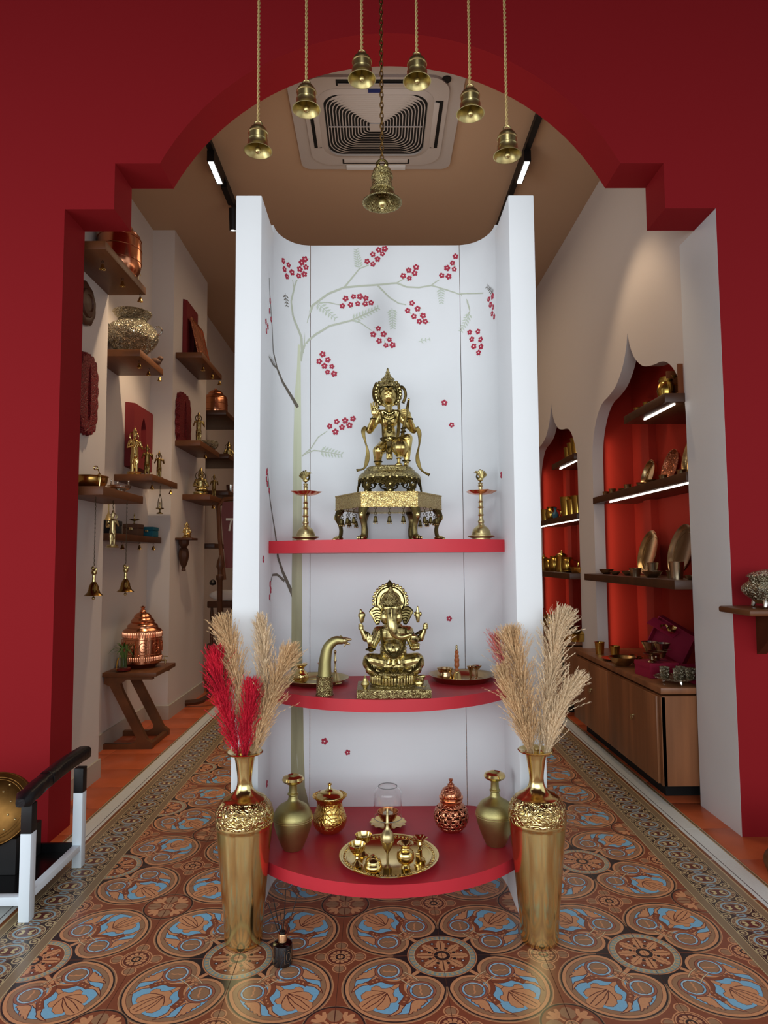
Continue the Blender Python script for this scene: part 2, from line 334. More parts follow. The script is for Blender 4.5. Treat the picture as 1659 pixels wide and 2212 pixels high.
def medallion_outline(d):
    Cc, R = (.477, .477), .470-d; L, r = (.237, .529), .232-d
    a = arcp(Cc, R, 45, 168, 26); b = arcp(L, r, 182, 316, 16)
    # stop the lobe at the diagonal
    b = [p for p in b if p[1] >= p[0]+.001]; t = b[-1]; n = (.315+d*.7, .315+d*.7)
    half = a+b+[((t[0]+n[0])/2+.002, (t[1]+n[1])/2)]; half = [p for p in half if p[1] > p[0]]
    return [(.477+R*.7071, .477+R*.7071)]+half+[n]+[(y, x) for x, y in half[::-1]]
def main_tile():
    A = Art(); A.rect(-.02, 1.02, -.02, 1.02, RUST)
    A.disc((.477, .477), .490, ORA, 72); A.disc((.477, .477), .482, TAN, 72); A.disc((.477, .477), .470, BLK, 72)
    A.poly([(-.01, -.01), (.48, -.01), (.48, .06), (.06, .48), (-.01, .48)], BLK)
    for d, c in ((.016, ORA), (.047, DL), (.051, TAN), (.096, DL), (.101, BLU)): A.poly(medallion_outline(d), c)
    # stalk and collar
    A.poly([(.20, .235), (.46, .495), (.495, .46), (.235, .20)], DL); A.poly([(.20, .227), (.46, .487), (.487, .46), (.227, .20)], ORA)
    def motif(S):
        ln = lambda pts, w, c, t=False: A.line(S(pts), w, c, t)
        bz = lambda pts, n=7: [(p.x, p.y) for p in bez([(a, b, 0) for a, b in pts], n)]
        # side acanthus leaf, outer (b-side): from the swirl down the flank
        leaf = bz([(.29, .60), (.33, .64), (.40, .66), (.44, .72), (.46, .79), (.555, .874)], 5)+[(.49, .855), (.43, .815), (.42, .775), (.40, .745), (.385, .715)]+[(.35, .69), (.32, .66)]
        leaf2 = bz([(.20, .655), (.24, .66), (.30, .66), (.335, .70), (.35, .78), (.37, .85)], 5)+[(.34, .838), (.325, .81), (.295, .815), (.285, .78), (.26, .775), (.25, .735), (.225, .725), (.215, .70), (.19, .685)]
        for lf in (leaf, leaf2):
            A.poly(S(lf), ORA)
            ln(lf+[lf[0]], .009, DL)
        # curling band with beads
        b1 = bz([(.345, .365), (.40, .44), (.405, .52), (.37, .60), (.40, .68), (.43, .725)], 6)
        ln(b1, .066, DL); ln(b1, .054, RUST); ln(bz([(.335, .375), (.375, .44), (.378, .52), (.34, .60), (.31, .66)]), .024, ORA)
        for q in (.60, .70, .80): p = b1[int(q*(len(b1)-1))]; A.disc(S([p])[0], .012, ORA, 8, .008)
        # spiral round the inner flower
        c = (.235, .53)
        A.disc(S([c])[0], .136, DL, 30); A.disc(S([c])[0], .130, (176, 110, 84), 30); A.disc(S([c])[0], .112, DL, 30); A.disc(S([c])[0], .106, BLU, 30)
        ln(arcp((c[0]+.006, c[1]-.002), .098, 60, 330, 20), .012, PALE)
        k = 22; fl = [(c[0]+(.084+.010*abs(sin(4.5*2*pi*i/k)))*cos(2*pi*i/k), c[1]+(.084+.010*abs(sin(4.5*2*pi*i/k)))*sin(2*pi*i/k)) for i in range(k)]
        A.poly(S(fl), DL); A.poly(S([(c[0]+(x-c[0])*.93, c[1]+(y-c[1])*.93) for x, y in fl]), TAN)
        v = [(c[0]+.005, c[1]-.075), (c[0]+.014, c[1]-.03), (c[0]+.004, c[1]-.01), (c[0]+.012, c[1]+.02), (c[0]-.002, c[1]+.055)]
        ln(v, .016, ORA)
    both(motif)
    # stem knob and the big palmate leaf
    A.poly([(.44, .475), (.50, .535), (.535, .50), (.475, .44)], DL); A.poly([(.442, .47), (.502, .53), (.53, .502), (.47, .442)], ORA)
    half = [(.525, .485), (.57, .498), (.605, .492), (.618, .465), (.655, .458), (.69, .485), (.695, .525), (.74, .535), (.782, .585), (.776, .635), (.752, .652), (.79, .68), (.80, .725), (.778, .768)]
    leaf = half+[(y, x) for x, y in half[::-1]]
    cx = .65; A.poly([(cx+(x-cx)*1.035, cx+(y-cx)*1.035) for x, y in leaf], DL); A.poly(leaf, ORA)
    for e in ((.69, .52), (.752, .645), (.77, .74)):
        for S in ((lambda p: p), sw): A.line(S([(.56, .55), ((.56+e[0])/2+.012, (.55+e[1])/2-.01), e]), .009, DL, False)
    # collar bars
    for t in (.305, .385):
        A.line([(t-.085+.03, t+.085), (t+.006, t+.006), (t+.085, t-.085+.03)], .018, DL); A.line([(t-.083+.03, t+.083), (t+.006, t+.006), (t+.083, t-.083+.03)], .011, CRE)
    for q in (-.045, 0, .045): A.disc((.35+q, .35-q), .020, DL, 12); A.disc((.35+q, .35-q), .016, ORA, 12)
    # rosette quarter
    A.disc((0, 0), .346, DL, 96); A.disc((0, 0), .341, ORA, 96); A.disc((0, 0), .330, DL, 96); A.disc((0, 0), .326, GRB, 96)
    for i in range(40):
        a = 2*pi*(i+.5)/40
        if -.2 < a < pi/2+.2 or a > 6: A.disc((.301*cos(a), .301*sin(a)), .019, (214, 176, 122), 8, .014, a)
    A.disc((0, 0), .278, CRE, 80); A.disc((0, 0), .270, RUST, 80)
    for i in range(-1, 4):
        a = rad(22.5+45*i)-rad(22.5); u = lambda r, t: (r*cos(a+t), r*sin(a+t))
        lf = [u(.085, -.10), u(.10, -.30), u(.14, -.24), u(.165, -.30), u(.18, -.22), u(.205, -.25), u(.215, -.14), u(.24, -.13), u(.255, 0)]
        lf += [u(.24, .13), u(.215, .14), u(.205, .25), u(.18, .22), u(.165, .30), u(.14, .24), u(.10, .30), u(.085, .10)]
        A.poly(lf, ORA); A.line([u(.09, 0), u(.235, 0)], .006, DL)
    for i in range(-1, 3):
        a = rad(22.5+45*i); A.disc((.128*cos(a), .128*sin(a)), .024, ORA, 14); A.disc((.128*cos(a), .128*sin(a)), .019, BLK, 12)
        A.disc((.212*cos(a), .212*sin(a)), .019, BLK, 12); A.disc((.212*cos(a), .212*sin(a)), .011, (224, 222, 222), 10)
    A.disc((0, 0), .085, ORA, 32); A.disc((0, 0), .077, BLK, 32); A.disc((0, 0), .043, ORA, 24)
    # palmette quarter at (1,1)
    A.disc((1, 1), .276, TAN, 60); A.disc((1, 1), .268, BLK, 60); A.disc((1, 1), .252, RUST, 60)
    for a in (180, 225, 270):
        c_, s_ = cos(rad(a)), sin(rad(a)); u = lambda r, t: (1+r*c_-t*s_, 1+r*s_+t*c_)
        if a % 90 == 0:
            A.poly([u(.075, -.02), u(.11, -.06), u(.17, -.065), u(.215, -.03), u(.222, 0), u(.215, .03), u(.17, .065), u(.11, .06), u(.075, .02)], TAN); A.line([u(.09, 0), u(.215, 0)], .005, DL)
        else:
            A.line([u(.06, 0), u(.13, 0)], .02, ORA); A.poly([u(.12, -.012), u(.15, -.06), u(.20, -.085), u(.215, -.06), u(.18, -.03), u(.225, -.02), u(.235, 0), u(.225, .02), u(.18, .03), u(.215, .06), u(.20, .085), u(.15, .06), u(.12, .012)], ORA)
    A.disc((1, 1), .066, DL, 24); A.disc((1, 1), .058, ORA, 24); A.disc((1, 1), .046, TAN, 24); A.disc((1, 1), .026, ORA, 18); A.disc((1, 1), .018, TAN, 16)
    # four-lobed flower quarters at (1,0) and (0,1)
    def flower(S):
        c = (1, 0)
        for q in ((1, .188), (.812, 0)):
            A.disc(S([q])[0], .066, ORA, 26); A.disc(S([q])[0], .054, RUST, 26); A.disc(S([q])[0], .046, TAN, 22)
        A.disc(S([c])[0], .150, ORA, 40); A.disc(S([c])[0], .138, RUST, 40); A.disc(S([c])[0], .128, ORA, 40); A.disc(S([c])[0], .118, DL, 40)
        for i in range(-1, 5):
            a = rad(90+30*i+15); p = (c[0]+.080*cos(a), c[1]+.080*sin(a)); A.disc(S([p])[0], .019, ORA, 10)
        A.disc(S([c])[0], .060, ORA, 24); A.disc(S([c])[0], .046, BLK, 24); A.disc(S([c])[0], .025, ORA, 18)
    both(flower)
    return A
TILEM = vmat('glazed_encaustic', .36, .25)
def border_art():
    "x 0..0.195 away from the field, y 0..0.3 along the run"
    A = Art(); K = (206, 186, 140); A.rect(-.01, .21, -.01, .31, OLI)
    A.rect(.0, .0035, -.01, .31, K); A.rect(.031, .034, -.01, .31, K); A.rect(.034, .164, -.01, .31, (60, 48, 46)); A.rect(.164, .167, -.01, .31, K); A.rect(.1915, .195, -.01, .31, K)
    A.rect(.038, .040, -.01, .31, K); A.rect(.158, .160, -.01, .31, K)
    for i in range(-1, 4):
        y = .05+.1*i; cx = .099
        for sx in (-1, 1):
            for dy in (-.05, .05):
                A.disc((cx+sx*.050, y+dy), .0155, K, 14); A.disc((cx+sx*.050, y+dy), .011, (92, 66, 58), 12); A.disc((cx+sx*.050, y+dy), .006, K, 10)
    for i in range(-1, 4):
        y = .05+.1*i; c = (cx, y)
        for rx, ry, col in ((.057, .046, K), (.054, .043, (136, 100, 78))): A.disc(c, rx, col, 30, ry)
        for k in range(14):
            a = 2*pi*k/14; A.disc((c[0]+.049*cos(a), c[1]+.039*sin(a)), .0032, K, 6)
        for rx, ry, col in ((.044, .0345, K), (.042, .0325, (156, 190, 202)), (.036, .027, (118, 80, 70)), (.031, .0225, K), (.029, .0205, (104, 52, 48))): A.disc(c, rx, col, 28, ry)
        for sx in (-1, 1):
            for sy in (-1, 1): A.disc((c[0]+sx*.0135, c[1]+sy*.0065), .0088, (224, 206, 150), 8, .0058, sx*sy*.6)
    for i in range(-1, 4):
        c = (cx, .1*i); A.disc(c, .021, (108, 74, 64), 18, .014); A.disc(c, .017, (148, 176, 186), 16, .0105); A.disc(c, .009, (122, 88, 76), 12, .005)
    return A
def strip_art():
    A = Art(); A.rect(-.01, .17, -.01, .31, (232, 238, 234)); A.rect(-.01, .0025, -.01, .31, (204, 160, 110)); A.rect(.0025, .015, -.01, .31, (134, 82, 50))
    A.rect(.031, .0345, -.01, .31, (70, 64, 66)); A.rect(.094, .098, -.01, .31, (206, 176, 130)); A.rect(.098, .106, -.01, .31, (120, 104, 76)); A.rect(.106, .11, -.01, .31, (214, 176, 134)); return A

# ---------------------------------------------------------------- structure: floor
def struct(o): o['kind'] = 'structure'; return o
Y0T, Y1T = -3, 21
fl = struct(MB().box(-4.2, 4.2, -9, 7.2, -.12, -.0015).build('floor', GROUT))
tm = main_tile().mesh('tile', TILEM, .2985, .2985, .004, (0, 1, 0, 1), (.5, .5))
for j in range(Y0T, Y1T):
    for i in range(7):
        # rosette corners sit on even lattice points
        fx, fy = (i % 2 == 0), (j % 2 == 0)
        a = {(True, True): 0, (False, True): pi/2, (False, False): pi, (True, False): -pi/2}[(fx, fy)]
        ob('tile', tm, fl, ((i+.5-3.5)*.3, (j+.5)*.3, 0), (0, 0, a))
bm_ = border_art().mesh('border_tile', TILEM, 1, .995, .004, (0, .195, 0, .3), (0, .15))
sm_ = strip_art().mesh('edging_tile', TILEM, 1, .995, .004, (0, .11, 0, .3), (0, .15))
tt = MB().box(-.1492, .1492, -.1492, .1492, -.004, 0, bev=.0006).mesh('terracotta_tile', TERRA)
for j in range(Y0T, Y1T):
    y = (j+.5)*.3
    for s in (1, -1):
        ob('border_tile', bm_, fl, (s*1.05, y, 0), (0, 0, 0 if s > 0 else pi))
        ob('edging_tile', sm_, fl, (s*1.2455, y, 0), (0, 0, 0 if s > 0 else pi))
        for k in range(3 if j*.3 > .5 else 2):
            if abs(1.356+.15+.3*k) > 1.7 and s > 0 and j*.3 > 1: continue
            ob('terracotta_tile', tt, fl, (s*(1.357+.15+.3*k), y, 0))

# red front wall with the stepped arch
def arch_outline():
    cx, R = .036, 1.169; cz = 3.542-R; half = 1.028
    p = [(-1.407, 0), (-1.407, 2.72), (-1.19, 2.72), (-1.19, 2.93)]
    a0 = math.atan2(2.93-cz, -half); a1 = math.atan2(2.93-cz, half)
    n = 40; p += [(cx+R*cos(a0+(a1-a0)*i/n), cz+R*sin(a0+(a1-a0)*i/n)) for i in range(n+1)]
    return p+[(1.258, 2.93), (1.258, 2.72), (1.484, 2.72), (1.484, 0)]
ao = arch_outline()
def holed(outer_l, outer_r, top, ao, y0, y1, name, m, jm=None):
    poly = [(outer_l, 0)]+ao[:1]+ao[1:-1]+ao[-1:]+[(outer_r, 0), (outer_r, top), (outer_l, top)]
    return MB().prism(poly, 0, 1, Matrix(((1, 0, 0, 0), (0, 0, y1-y0, y0), (0, 1, 0, 0), (0, 0, 0, 1)))).mesh(name, m, 30)
wf = struct(ob('wall_front', holed(-4.2, 4.2, 4.3, ao, .807, 1.01, 'wall_front', RED)))
# unseen beam added behind the camera to keep sky light off the wall top
struct(MB().box(-4.2, 4.2, -2.95, -2.75, 2.75, 4.149).build('sky_blocker_beam', mat('sky_blocker_paint', (110, 60, 54), rough=.9)))
# white jamb lining on the right
struct(MB().box(1.4835, 1.56, .8075, 1.165, 0, 2.7195).build('trim_1', WHITE))
# inner room
CZ = 3.715
ceil = struct(MB().box(-2.6, 2.6, 1.008, 7.2, CZ, CZ+.1).build('ceiling', CEIL))
struct(MB().box(-4.2, 4.2, -5.6, .81, 4.15, 4.3).build('ceiling.001', mat('canopy_red', (70, 30, 28), rough=.9)))
wl = MB(); wl.box(-1.95, -1.55, 1.01, 1.65, 0, CZ); wl.box(-1.95, -1.755, 1.65, 2.96, 0, CZ); wl.box(-1.95, -1.586, 2.96, 3.95, 0, CZ); wl.box(-2.1, -1.80, 3.95, 7.1, 0, CZ)
struct(wl.build('wall_left', CREAM))
struct(MB().box(-2.2, 2.3, 6.6, 6.8, 0, CZ).build('wall_back', mat('back_wall_paint', (150, 118, 98), rough=.9)))
bs = MB()
for x, y0, y1 in ((-1.55, 1.01, 1.65), (-1.755, 1.65, 2.96), (-1.586, 2.96, 3.95), (-1.8, 3.95, 6.6)): bs.box(x, x+.012, y0, y1+.006, 0, .10)
bs.box(-1.743, -1.574, 2.948, 2.96, 0, .10)
struct(bs.build('baseboard_left', SKIRT))
# right wall with two ogee openings (outline in Y,Z)
def ogee(y0, y1, ym, zt):
    w = (y1-y0)/2
    h = [(0, 0), (0, 1.85), (.006, 1.90), (.015, 1.95), (.038, 2.01), (.075, 2.075), (.137, 2.145), (.205, 2.19), (.27, 2.21), (.34, 2.218), (.42, 2.232), (.50, 2.255), (.575, 2.30), (.64, 2.36), (.69, 2.44), (w, 2.52)]
    h = [(p.x, p.y) for p in bez([(a, b, 0) for a, b in h[1:]], 5)]
    L = [(y0, 0), (y0, 1.7)]+[(y0+a, b+(zt-2.52)) for a, b in h]; Rr = [(2*ym-a, b) for a, b in L[::-1]][1:]
    return L+Rr
o1 = ogee(1.165, 2.60, 1.8825, 2.52); o2 = ogee(2.95, 4.385, 3.6675, 2.51)
poly = [(1.01, 0)]+o1+o2+[(6.7, 0), (6.7, CZ), (1.01, CZ)]
wr = struct(MB().prism(poly, 0, 1, Matrix(((0, 0, .075, 1.485), (1, 0, 0, 0), (0, 1, 0, 0), (0, 0, 0, 1)))).build('wall_right', CREAM, ang=30))
for y0, y1 in ((1.10, 2.62), (2.885, 4.405)):
    n = MB(); X = 1.78
    n.box(X, X+.03, y0, y1, 0, 2.66); n.box(1.56, X, y0-.03, y0, 0, 2.66); n.box(1.56, X, y1, y1+.03, 0, 2.66); n.box(1.56, X+.03, y0-.03, y1+.03, 2.60, 2.66)
    n.box(X-.05, X, y1-.40, y1-.28, 0, 2.2)
    n.build('niche_lining', REDN, wr)
    # inner arched red face set back from the opening
# ---------------------------------------------------------------- the white shrine alcove with its painted lining
FLW = [(0.358,2.349),(0.389,2.344),(0.366,2.318),(0.38,2.294),(0.407,2.319),(0.443,2.341),(0.438,2.312),(0.462,2.323),(0.469,2.353),(0.451,2.37),(0.465,2.386),(0.718,2.378),(0.741,2.366),(0.76,2.387),(0.741,2.407),(0.765,2.426),(0.78,2.409),(0.79,2.43),(0.864,2.317),(0.889,2.307),(0.887,2.34),(0.911,2.328),(0.917,2.353),(1.021,2.318),(1.049,2.314),(1.043,2.349),(1.072,2.344),(1.065,2.37),(1.078,2.398),(0.63,2.223),(0.662,2.231),(0.688,2.231),(0.712,2.224),(0.617,2.192),(0.65,2.197),(0.679,2.201),(0.709,2.201),(0.733,2.205),(0.899,2.203),(0.881,2.172),(0.921,2.18),(0.906,2.148),(0.943,2.151),(0.928,2.127),(0.952,2.127),(0.762,2.098),(0.741,2.074),(0.783,2.075),(0.765,2.047),(0.806,2.052),(0.792,2.029),(0.819,2.03),(0.537,1.993),(0.523,1.964),(0.558,1.97),(0.544,1.945),(0.574,1.943),(0.556,1.92),(0.583,1.913),(1.132,2.078),(1.17,2.073),(1.141,2.048),(1.182,2.038),(1.149,2.017),(1.184,2.009),(1.171,1.987),(1.237,2.183),(1.27,2.183),(1.25,2.156),(1.272,2.139),(1.263,2.117),(1.284,2.097),(1.025,1.793),(1.053,1.703),(0.565,1.7),(0.593,1.718),(0.627,1.722),(0.658,1.73),(0.614,1.696),(0.644,1.703),(0.588,1.677),(1.033,0.934),(0.544,0.467),(0.633,0.424),(1.353,1.475),(0.172,2.077),(0.182,2.119),(0.205,2.058),(0.094,2.009),(0.105,1.979),(0.134,2.006),(0.132,1.478),(0.143,1.438),(0.184,1.418),(0.123,1.453),(0.216,1.081),(0.227,1.059),(0.207,1.035),(0.066,1.171),(0.169,0.392)]
STK = ((0.0092,0,((0.495,2.194),(0.516,2.21),(0.537,2.226),(0.559,2.243),(0.581,2.252),(0.603,2.261),(0.625,2.27),(0.645,2.271),(0.665,2.273),(0.685,2.275),(0.71,2.277),(0.734,2.278),(0.758,2.28),(0.785,2.282),(0.811,2.285),(0.838,2.287),(0.851,2.282),(0.863,2.277),(0.876,2.271),(0.893,2.27),(0.91,2.269),(0.927,2.268),(0.944,2.271),(0.961,2.274),(0.978,2.277),(0.999,2.271),(1.02,2.264),(1.041,2.258),(1.057,2.252),(1.073,2.247),(1.088,2.241),(1.122,2.24),(1.158,2.233),(1.202,2.221))),(0.0073,0,((0.625,2.27),(0.637,2.285),(0.648,2.299),(0.66,2.314),(0.669,2.325),(0.677,2.336),(0.686,2.347),(0.698,2.352),(0.711,2.357),(0.724,2.363))),(0.0073,0,((0.758,2.28),(0.774,2.263),(0.79,2.246),(0.806,2.229),(0.818,2.22),(0.831,2.212),(0.844,2.203),(0.854,2.201),(0.865,2.199),(0.875,2.196))),(0.0055,0,((0.838,2.287),(0.848,2.294),(0.859,2.3),(0.87,2.307))),(0.0055,0,((0.978,2.277),(0.988,2.285),(0.999,2.293),(1.01,2.3))),(0.0073,0,((1.098,2.241),(1.106,2.231),(1.114,2.22),(1.123,2.209),(1.127,2.194),(1.131,2.18),(1.135,2.165),(1.126,2.154),(1.117,2.142),(1.109,2.13),(1.104,2.115),(1.1,2.1),(1.096,2.085))),(0.0037,0,((1.135,2.172),(1.138,2.145),(1.141,2.119),(1.144,2.092))),(0.011,0,((0.448,1.963),(0.45,1.978),(0.452,1.993),(0.455,2.009),(0.462,2.022),(0.469,2.035),(0.477,2.049),(0.487,2.057),(0.498,2.066),(0.508,2.075),(0.527,2.086),(0.546,2.098),(0.565,2.11),(0.594,2.117),(0.624,2.125),(0.653,2.132),(0.676,2.143),(0.7,2.154),(0.723,2.164),(0.736,2.171),(0.748,2.177),(0.761,2.184))),(0.011,0,((0.455,1.996),(0.454,2.017),(0.452,2.038),(0.451,2.06),(0.439,2.088),(0.426,2.115),(0.413,2.142),(0.41,2.161),(0.407,2.179),(0.404,2.198),(0.409,2.22),(0.415,2.243),(0.42,2.266),(0.424,2.276),(0.427,2.285),(0.431,2.295))),(0.0055,0,((0.418,2.253),(0.415,2.265),(0.413,2.277),(0.41,2.289))),(0.0055,0,((0.464,2.035),(0.466,2.061),(0.468,2.087),(0.47,2.113),(0.475,2.13),(0.481,2.148),(0.486,2.165))),(0.0055,0,((0.653,2.132),(0.664,2.13),(0.674,2.128),(0.685,2.126),(0.702,2.114),(0.718,2.102),(0.735,2.09))),(0.0128,0,((0.495,2.194),(0.492,2.184),(0.489,2.175),(0.486,2.165))),(0.0055,0,((0.521,2.207),(0.533,2.207),(0.546,2.207),(0.559,2.207),(0.575,2.204),(0.592,2.2),(0.609,2.197))),(0.0055,0,((0.454,1.578),(0.466,1.59),(0.479,1.601),(0.491,1.612),(0.5,1.626),(0.509,1.64),(0.518,1.655),(0.53,1.664),(0.543,1.672),(0.555,1.681))),(0.0055,0,((0.459,1.584),(0.473,1.591),(0.487,1.597),(0.502,1.603),(0.519,1.601),(0.537,1.598),(0.555,1.595),(0.573,1.592),(0.591,1.588),(0.608,1.585))),(0.0147,1,((0.436,1.774),(0.427,1.787),(0.418,1.799),(0.409,1.811),(0.393,1.829),(0.376,1.846),(0.357,1.862),(0.344,1.877),(0.329,1.892),(0.313,1.905),(0.3,1.923),(0.284,1.939),(0.262,1.953),(0.251,1.985),(0.239,2.017),(0.227,2.048),(0.211,2.078),(0.196,2.107),(0.181,2.136),(0.173,2.156),(0.166,2.176),(0.158,2.196))),(0.0092,1,((0.313,1.905),(0.3,1.906),(0.284,1.906),(0.263,1.904),(0.239,1.904),(0.213,1.904),(0.189,1.904))),(0.0165,1,((0.42,1.023),(0.412,1.04),(0.403,1.057),(0.393,1.074),(0.384,1.09),(0.373,1.107),(0.362,1.123),(0.352,1.141),(0.341,1.159),(0.329,1.176),(0.322,1.202),(0.315,1.229),(0.307,1.255),(0.297,1.278),(0.285,1.3),(0.269,1.322),(0.25,1.344),(0.228,1.365),(0.206,1.386),(0.184,1.423),(0.162,1.46),(0.141,1.496))),(0.011,1,((0.373,1.087),(0.358,1.096),(0.341,1.105),(0.322,1.113),(0.307,1.113),(0.29,1.113),(0.266,1.113),(0.254,1.104),(0.24,1.096),(0.226,1.087),(0.223,1.064),(0.221,1.041),(0.218,1.017))))
TRK = [((0.436,2.03),(0.447,2.03)),((0.432,1.93),(0.448,1.93)),((0.423,1.828),(0.449,1.831)),((0.417,1.623),(0.451,1.626)),((0.415,1.366),(0.454,1.368)),((0.411,1.113),(0.455,1.112)),((0.41,0.828),(0.457,0.824)),((0.41,0.547),(0.462,0.541)),((0.409,0.443),(0.463,0.435)),((0.412,0.305),(0.469,0.296)),((0.425,0.224),(0.487,0.217))]
FRN = [((0.686,2.347),(0.673,2.429),8,0.0148,0),((0.511,2.207),(0.59,2.139),7,0.0173,0),((0.653,2.132),(0.764,2.185),9,0.0161,0),((0.818,2.183),(0.821,2.099),8,0.0161,0),((1.016,2.267),(1.018,2.202),6,0.0136,0),((1.135,2.159),(1.096,2.085),7,0.0148,0),((1.28,2.188),(1.222,2.242),6,0.0124,1),((0.371,2.223),(0.381,2.172),4,0.0136,1),((0.924,2.044),(0.972,2.054),3,0.0099,0),((0.291,1.914),(0.16,1.904),5,0.0124,1),((0.523,1.602),(0.614,1.584),7,0.018,0)]
LIN = [(-.424, .161), (-.424, .42)]+[(-.30-.124*cos(pi/2*i/12), .42+.165*sin(pi/2*i/12)) for i in range(1, 13)]+[(.30, .585)]+[(.30+.124*cos(pi/2*(1-i/12)), .42+.165*sin(pi/2*(1-i/12))) for i in range(1, 13)]+[(.424, .161)]
LS = [0]
for a_, b_ in zip(LIN, LIN[1:]): LS.append(LS[-1]+math.hypot(b_[0]-a_[0], b_[1]-a_[1]))
def onlin(s, z, off=.0012):
    "a point on the lining, s metres along it from the left front edge"
    s = min(max(s, 0), LS[-1]-1e-6)
    i = next(k for k in range(len(LS)-1) if LS[k+1] >= s); a, b = LIN[i], LIN[i+1]; t = (s-LS[i])/(LS[i+1]-LS[i]); L = LS[i+1]-LS[i]
    nx, ny = (b[1]-a[1])/L, -(b[0]-a[0])/L
    return V((a[0]+(b[0]-a[0])*t+nx*off, a[1]+(b[1]-a[1])*t+ny*off, z)), math.atan2(ny, nx)
shrine = thing('shrine_alcove', 'tall white shrine alcove with three red shelves and a blossom tree painted inside', 'shrine', (0, 0, 0))
for s in (-1, 1):
    MB().box(*sorted((s*.424, s*.512)), .159, .64, 0, 2.418, bev=.003).build('side_wall', WHITE, shrine)
def liner_panel(s0, s1):
    n = max(2, int((s1-s0)/.03)); vs = []; fs = []
    for i in range(n+1):
        s = s0+(s1-s0)*i/n
        for z in (0, 2.445):
            for off in (0, -.02): vs.append(onlin(s, z, off)[0])
    for i in range(n):
        a = i*4; b = a+4; fs += [(a, b, b+2, a+2), (a+1, a+3, b+3, b+1), (a+2, b+2, b+3, a+3), (a, a+1, b+1, b)]
    fs += [(0, 2, 3, 1), (n*4, n*4+1, n*4+3, n*4+2)]
    return MB().add(vs, fs, True)
sA, sB = LS[1]+.0, LS[14]
for a_, b_ in ((LS[1]-.002, .487-.0012), (.487+.0012, 1.094-.0012), (1.094+.0012, LS[-1]-(LS[1]-.002))): liner_panel(a_, b_).build('lining_panel', WHITE, shrine, 60)
MB().box(-.30, .30, .604, .62, 0, 2.44).build('backing_board', WHITE, shrine)
def shelf(z0, z1, yw, yc, xw=.4235):
    "red shelf, front edge an arc from the side walls (yw) to the middle (yc)"
    pts = []; n = 32
    r = ((xw**2)+(yw-yc)**2)/(2*(yw-yc)); cy = yc+r
    for i in range(n+1):
        x = -xw+2*xw*i/n; pts.append((x, cy-sqrt(r*r-x*x)))
    back = [(p[0], p[1]-.0012) for p in LIN[1:-1] if p[1] > max(yw, .3)]
    poly = pts+[(x, y) for x, y in back[::-1]]
    return MB().prism(poly, z0, z1).build('shelf', REDS, shrine, 30)
shelf(.182, .220, .165, -.036); shelf(.675, .715, .345, .137); shelf(1.192, 1.236, .345, .205)
TRKM = mat('painted_trunk', (158, 154, 120), rough=.5, grain=(30, .22, (1, 1, .1))); BRN = mat('painted_branch_dark', (104, 96, 84), rough=.6); BRL = mat('painted_branch_pale', (190, 196, 178), rough=.6); FLM = mat('painted_blossom', (172, 34, 62), rough=.6); FLC = mat('blossom_heart', (244, 222, 220), rough=.6)
nt = TRKM.node_tree; tcz = nt.nodes.new('ShaderNodeTexCoord'); sp_ = nt.nodes.new('ShaderNodeSeparateXYZ'); rz_ = nt.nodes.new('ShaderNodeMapRange'); mz_ = nt.nodes.new('ShaderNodeMix'); mz_.data_type = 'RGBA'
nt.links.new(tcz.outputs['Object'], sp_.inputs[0]); nt.links.new(sp_.outputs['Z'], rz_.inputs[0]); rz_.inputs[1].default_value = .9; rz_.inputs[2].default_value = 1.75
bs_ = nt.nodes['Principled BSDF'].inputs['Base Color']; nt.links.new(bs_.links[0].from_socket, mz_.inputs[6]); mz_.inputs[7].default_value = (*lin((212, 218, 190)), 1); nt.links.new(rz_.outputs[0], mz_.inputs[0]); nt.links.new(mz_.outputs[2], bs_)
m = MB()
for (a, b), (c, d) in zip(TRK, TRK[1:]):
    k = 4
    for i in range(k):
        l0 = (a[0]+(c[0]-a[0])*i/k, a[1]+(c[1]-a[1])*i/k); l1 = (a[0]+(c[0]-a[0])*(i+1)/k, a[1]+(c[1]-a[1])*(i+1)/k); r0 = (b[0]+(d[0]-b[0])*i/k, b[1]+(d[1]-b[1])*i/k); r1 = (b[0]+(d[0]-b[0])*(i+1)/k, b[1]+(d[1]-b[1])*(i+1)/k)
        md = lambda p, q, t: (p[0]+(q[0]-p[0])*t, p[1]+(q[1]-p[1])*t)
        for t in (0, .5): m.add([onlin(*md(l0, r0, t))[0], onlin(*md(l0, r0, t+.5))[0], onlin(*md(l1, r1, t+.5))[0], onlin(*md(l1, r1, t))[0]], [(0, 1, 2, 3)])
m.build('painted_trunk', TRKM, shrine)
def stroke(m, pts, w, taper=True, off=.0010):
    n = len(pts)
    for i in range(n-1):
        (s0, z0), (s1, z1) = pts[i], pts[i+1]; L = math.hypot(s1-s0, z1-z0) or 1; nx, nz = -(z1-z0)/L, (s1-s0)/L
        a = w/2*(1-.5*i/n if taper else 1); b = w/2*(1-.5*(i+1)/n if taper else 1)
        m.add([onlin(s0+nx*a, z0+nz*a, off)[0], onlin(s0-nx*a, z0-nz*a, off)[0], onlin(s1-nx*b, z1-nz*b, off)[0], onlin(s1+nx*b, z1+nz*b, off)[0]], [(0, 1, 2, 3)])
for q_, (w_, k_, p_) in enumerate(STK): b_ = MB(); stroke(b_, p_, w_, True, .0009+.00002*q_); b_.build('painted_branch', (BRL, BRN)[k_], shrine)
mm = [MB(), MB()]
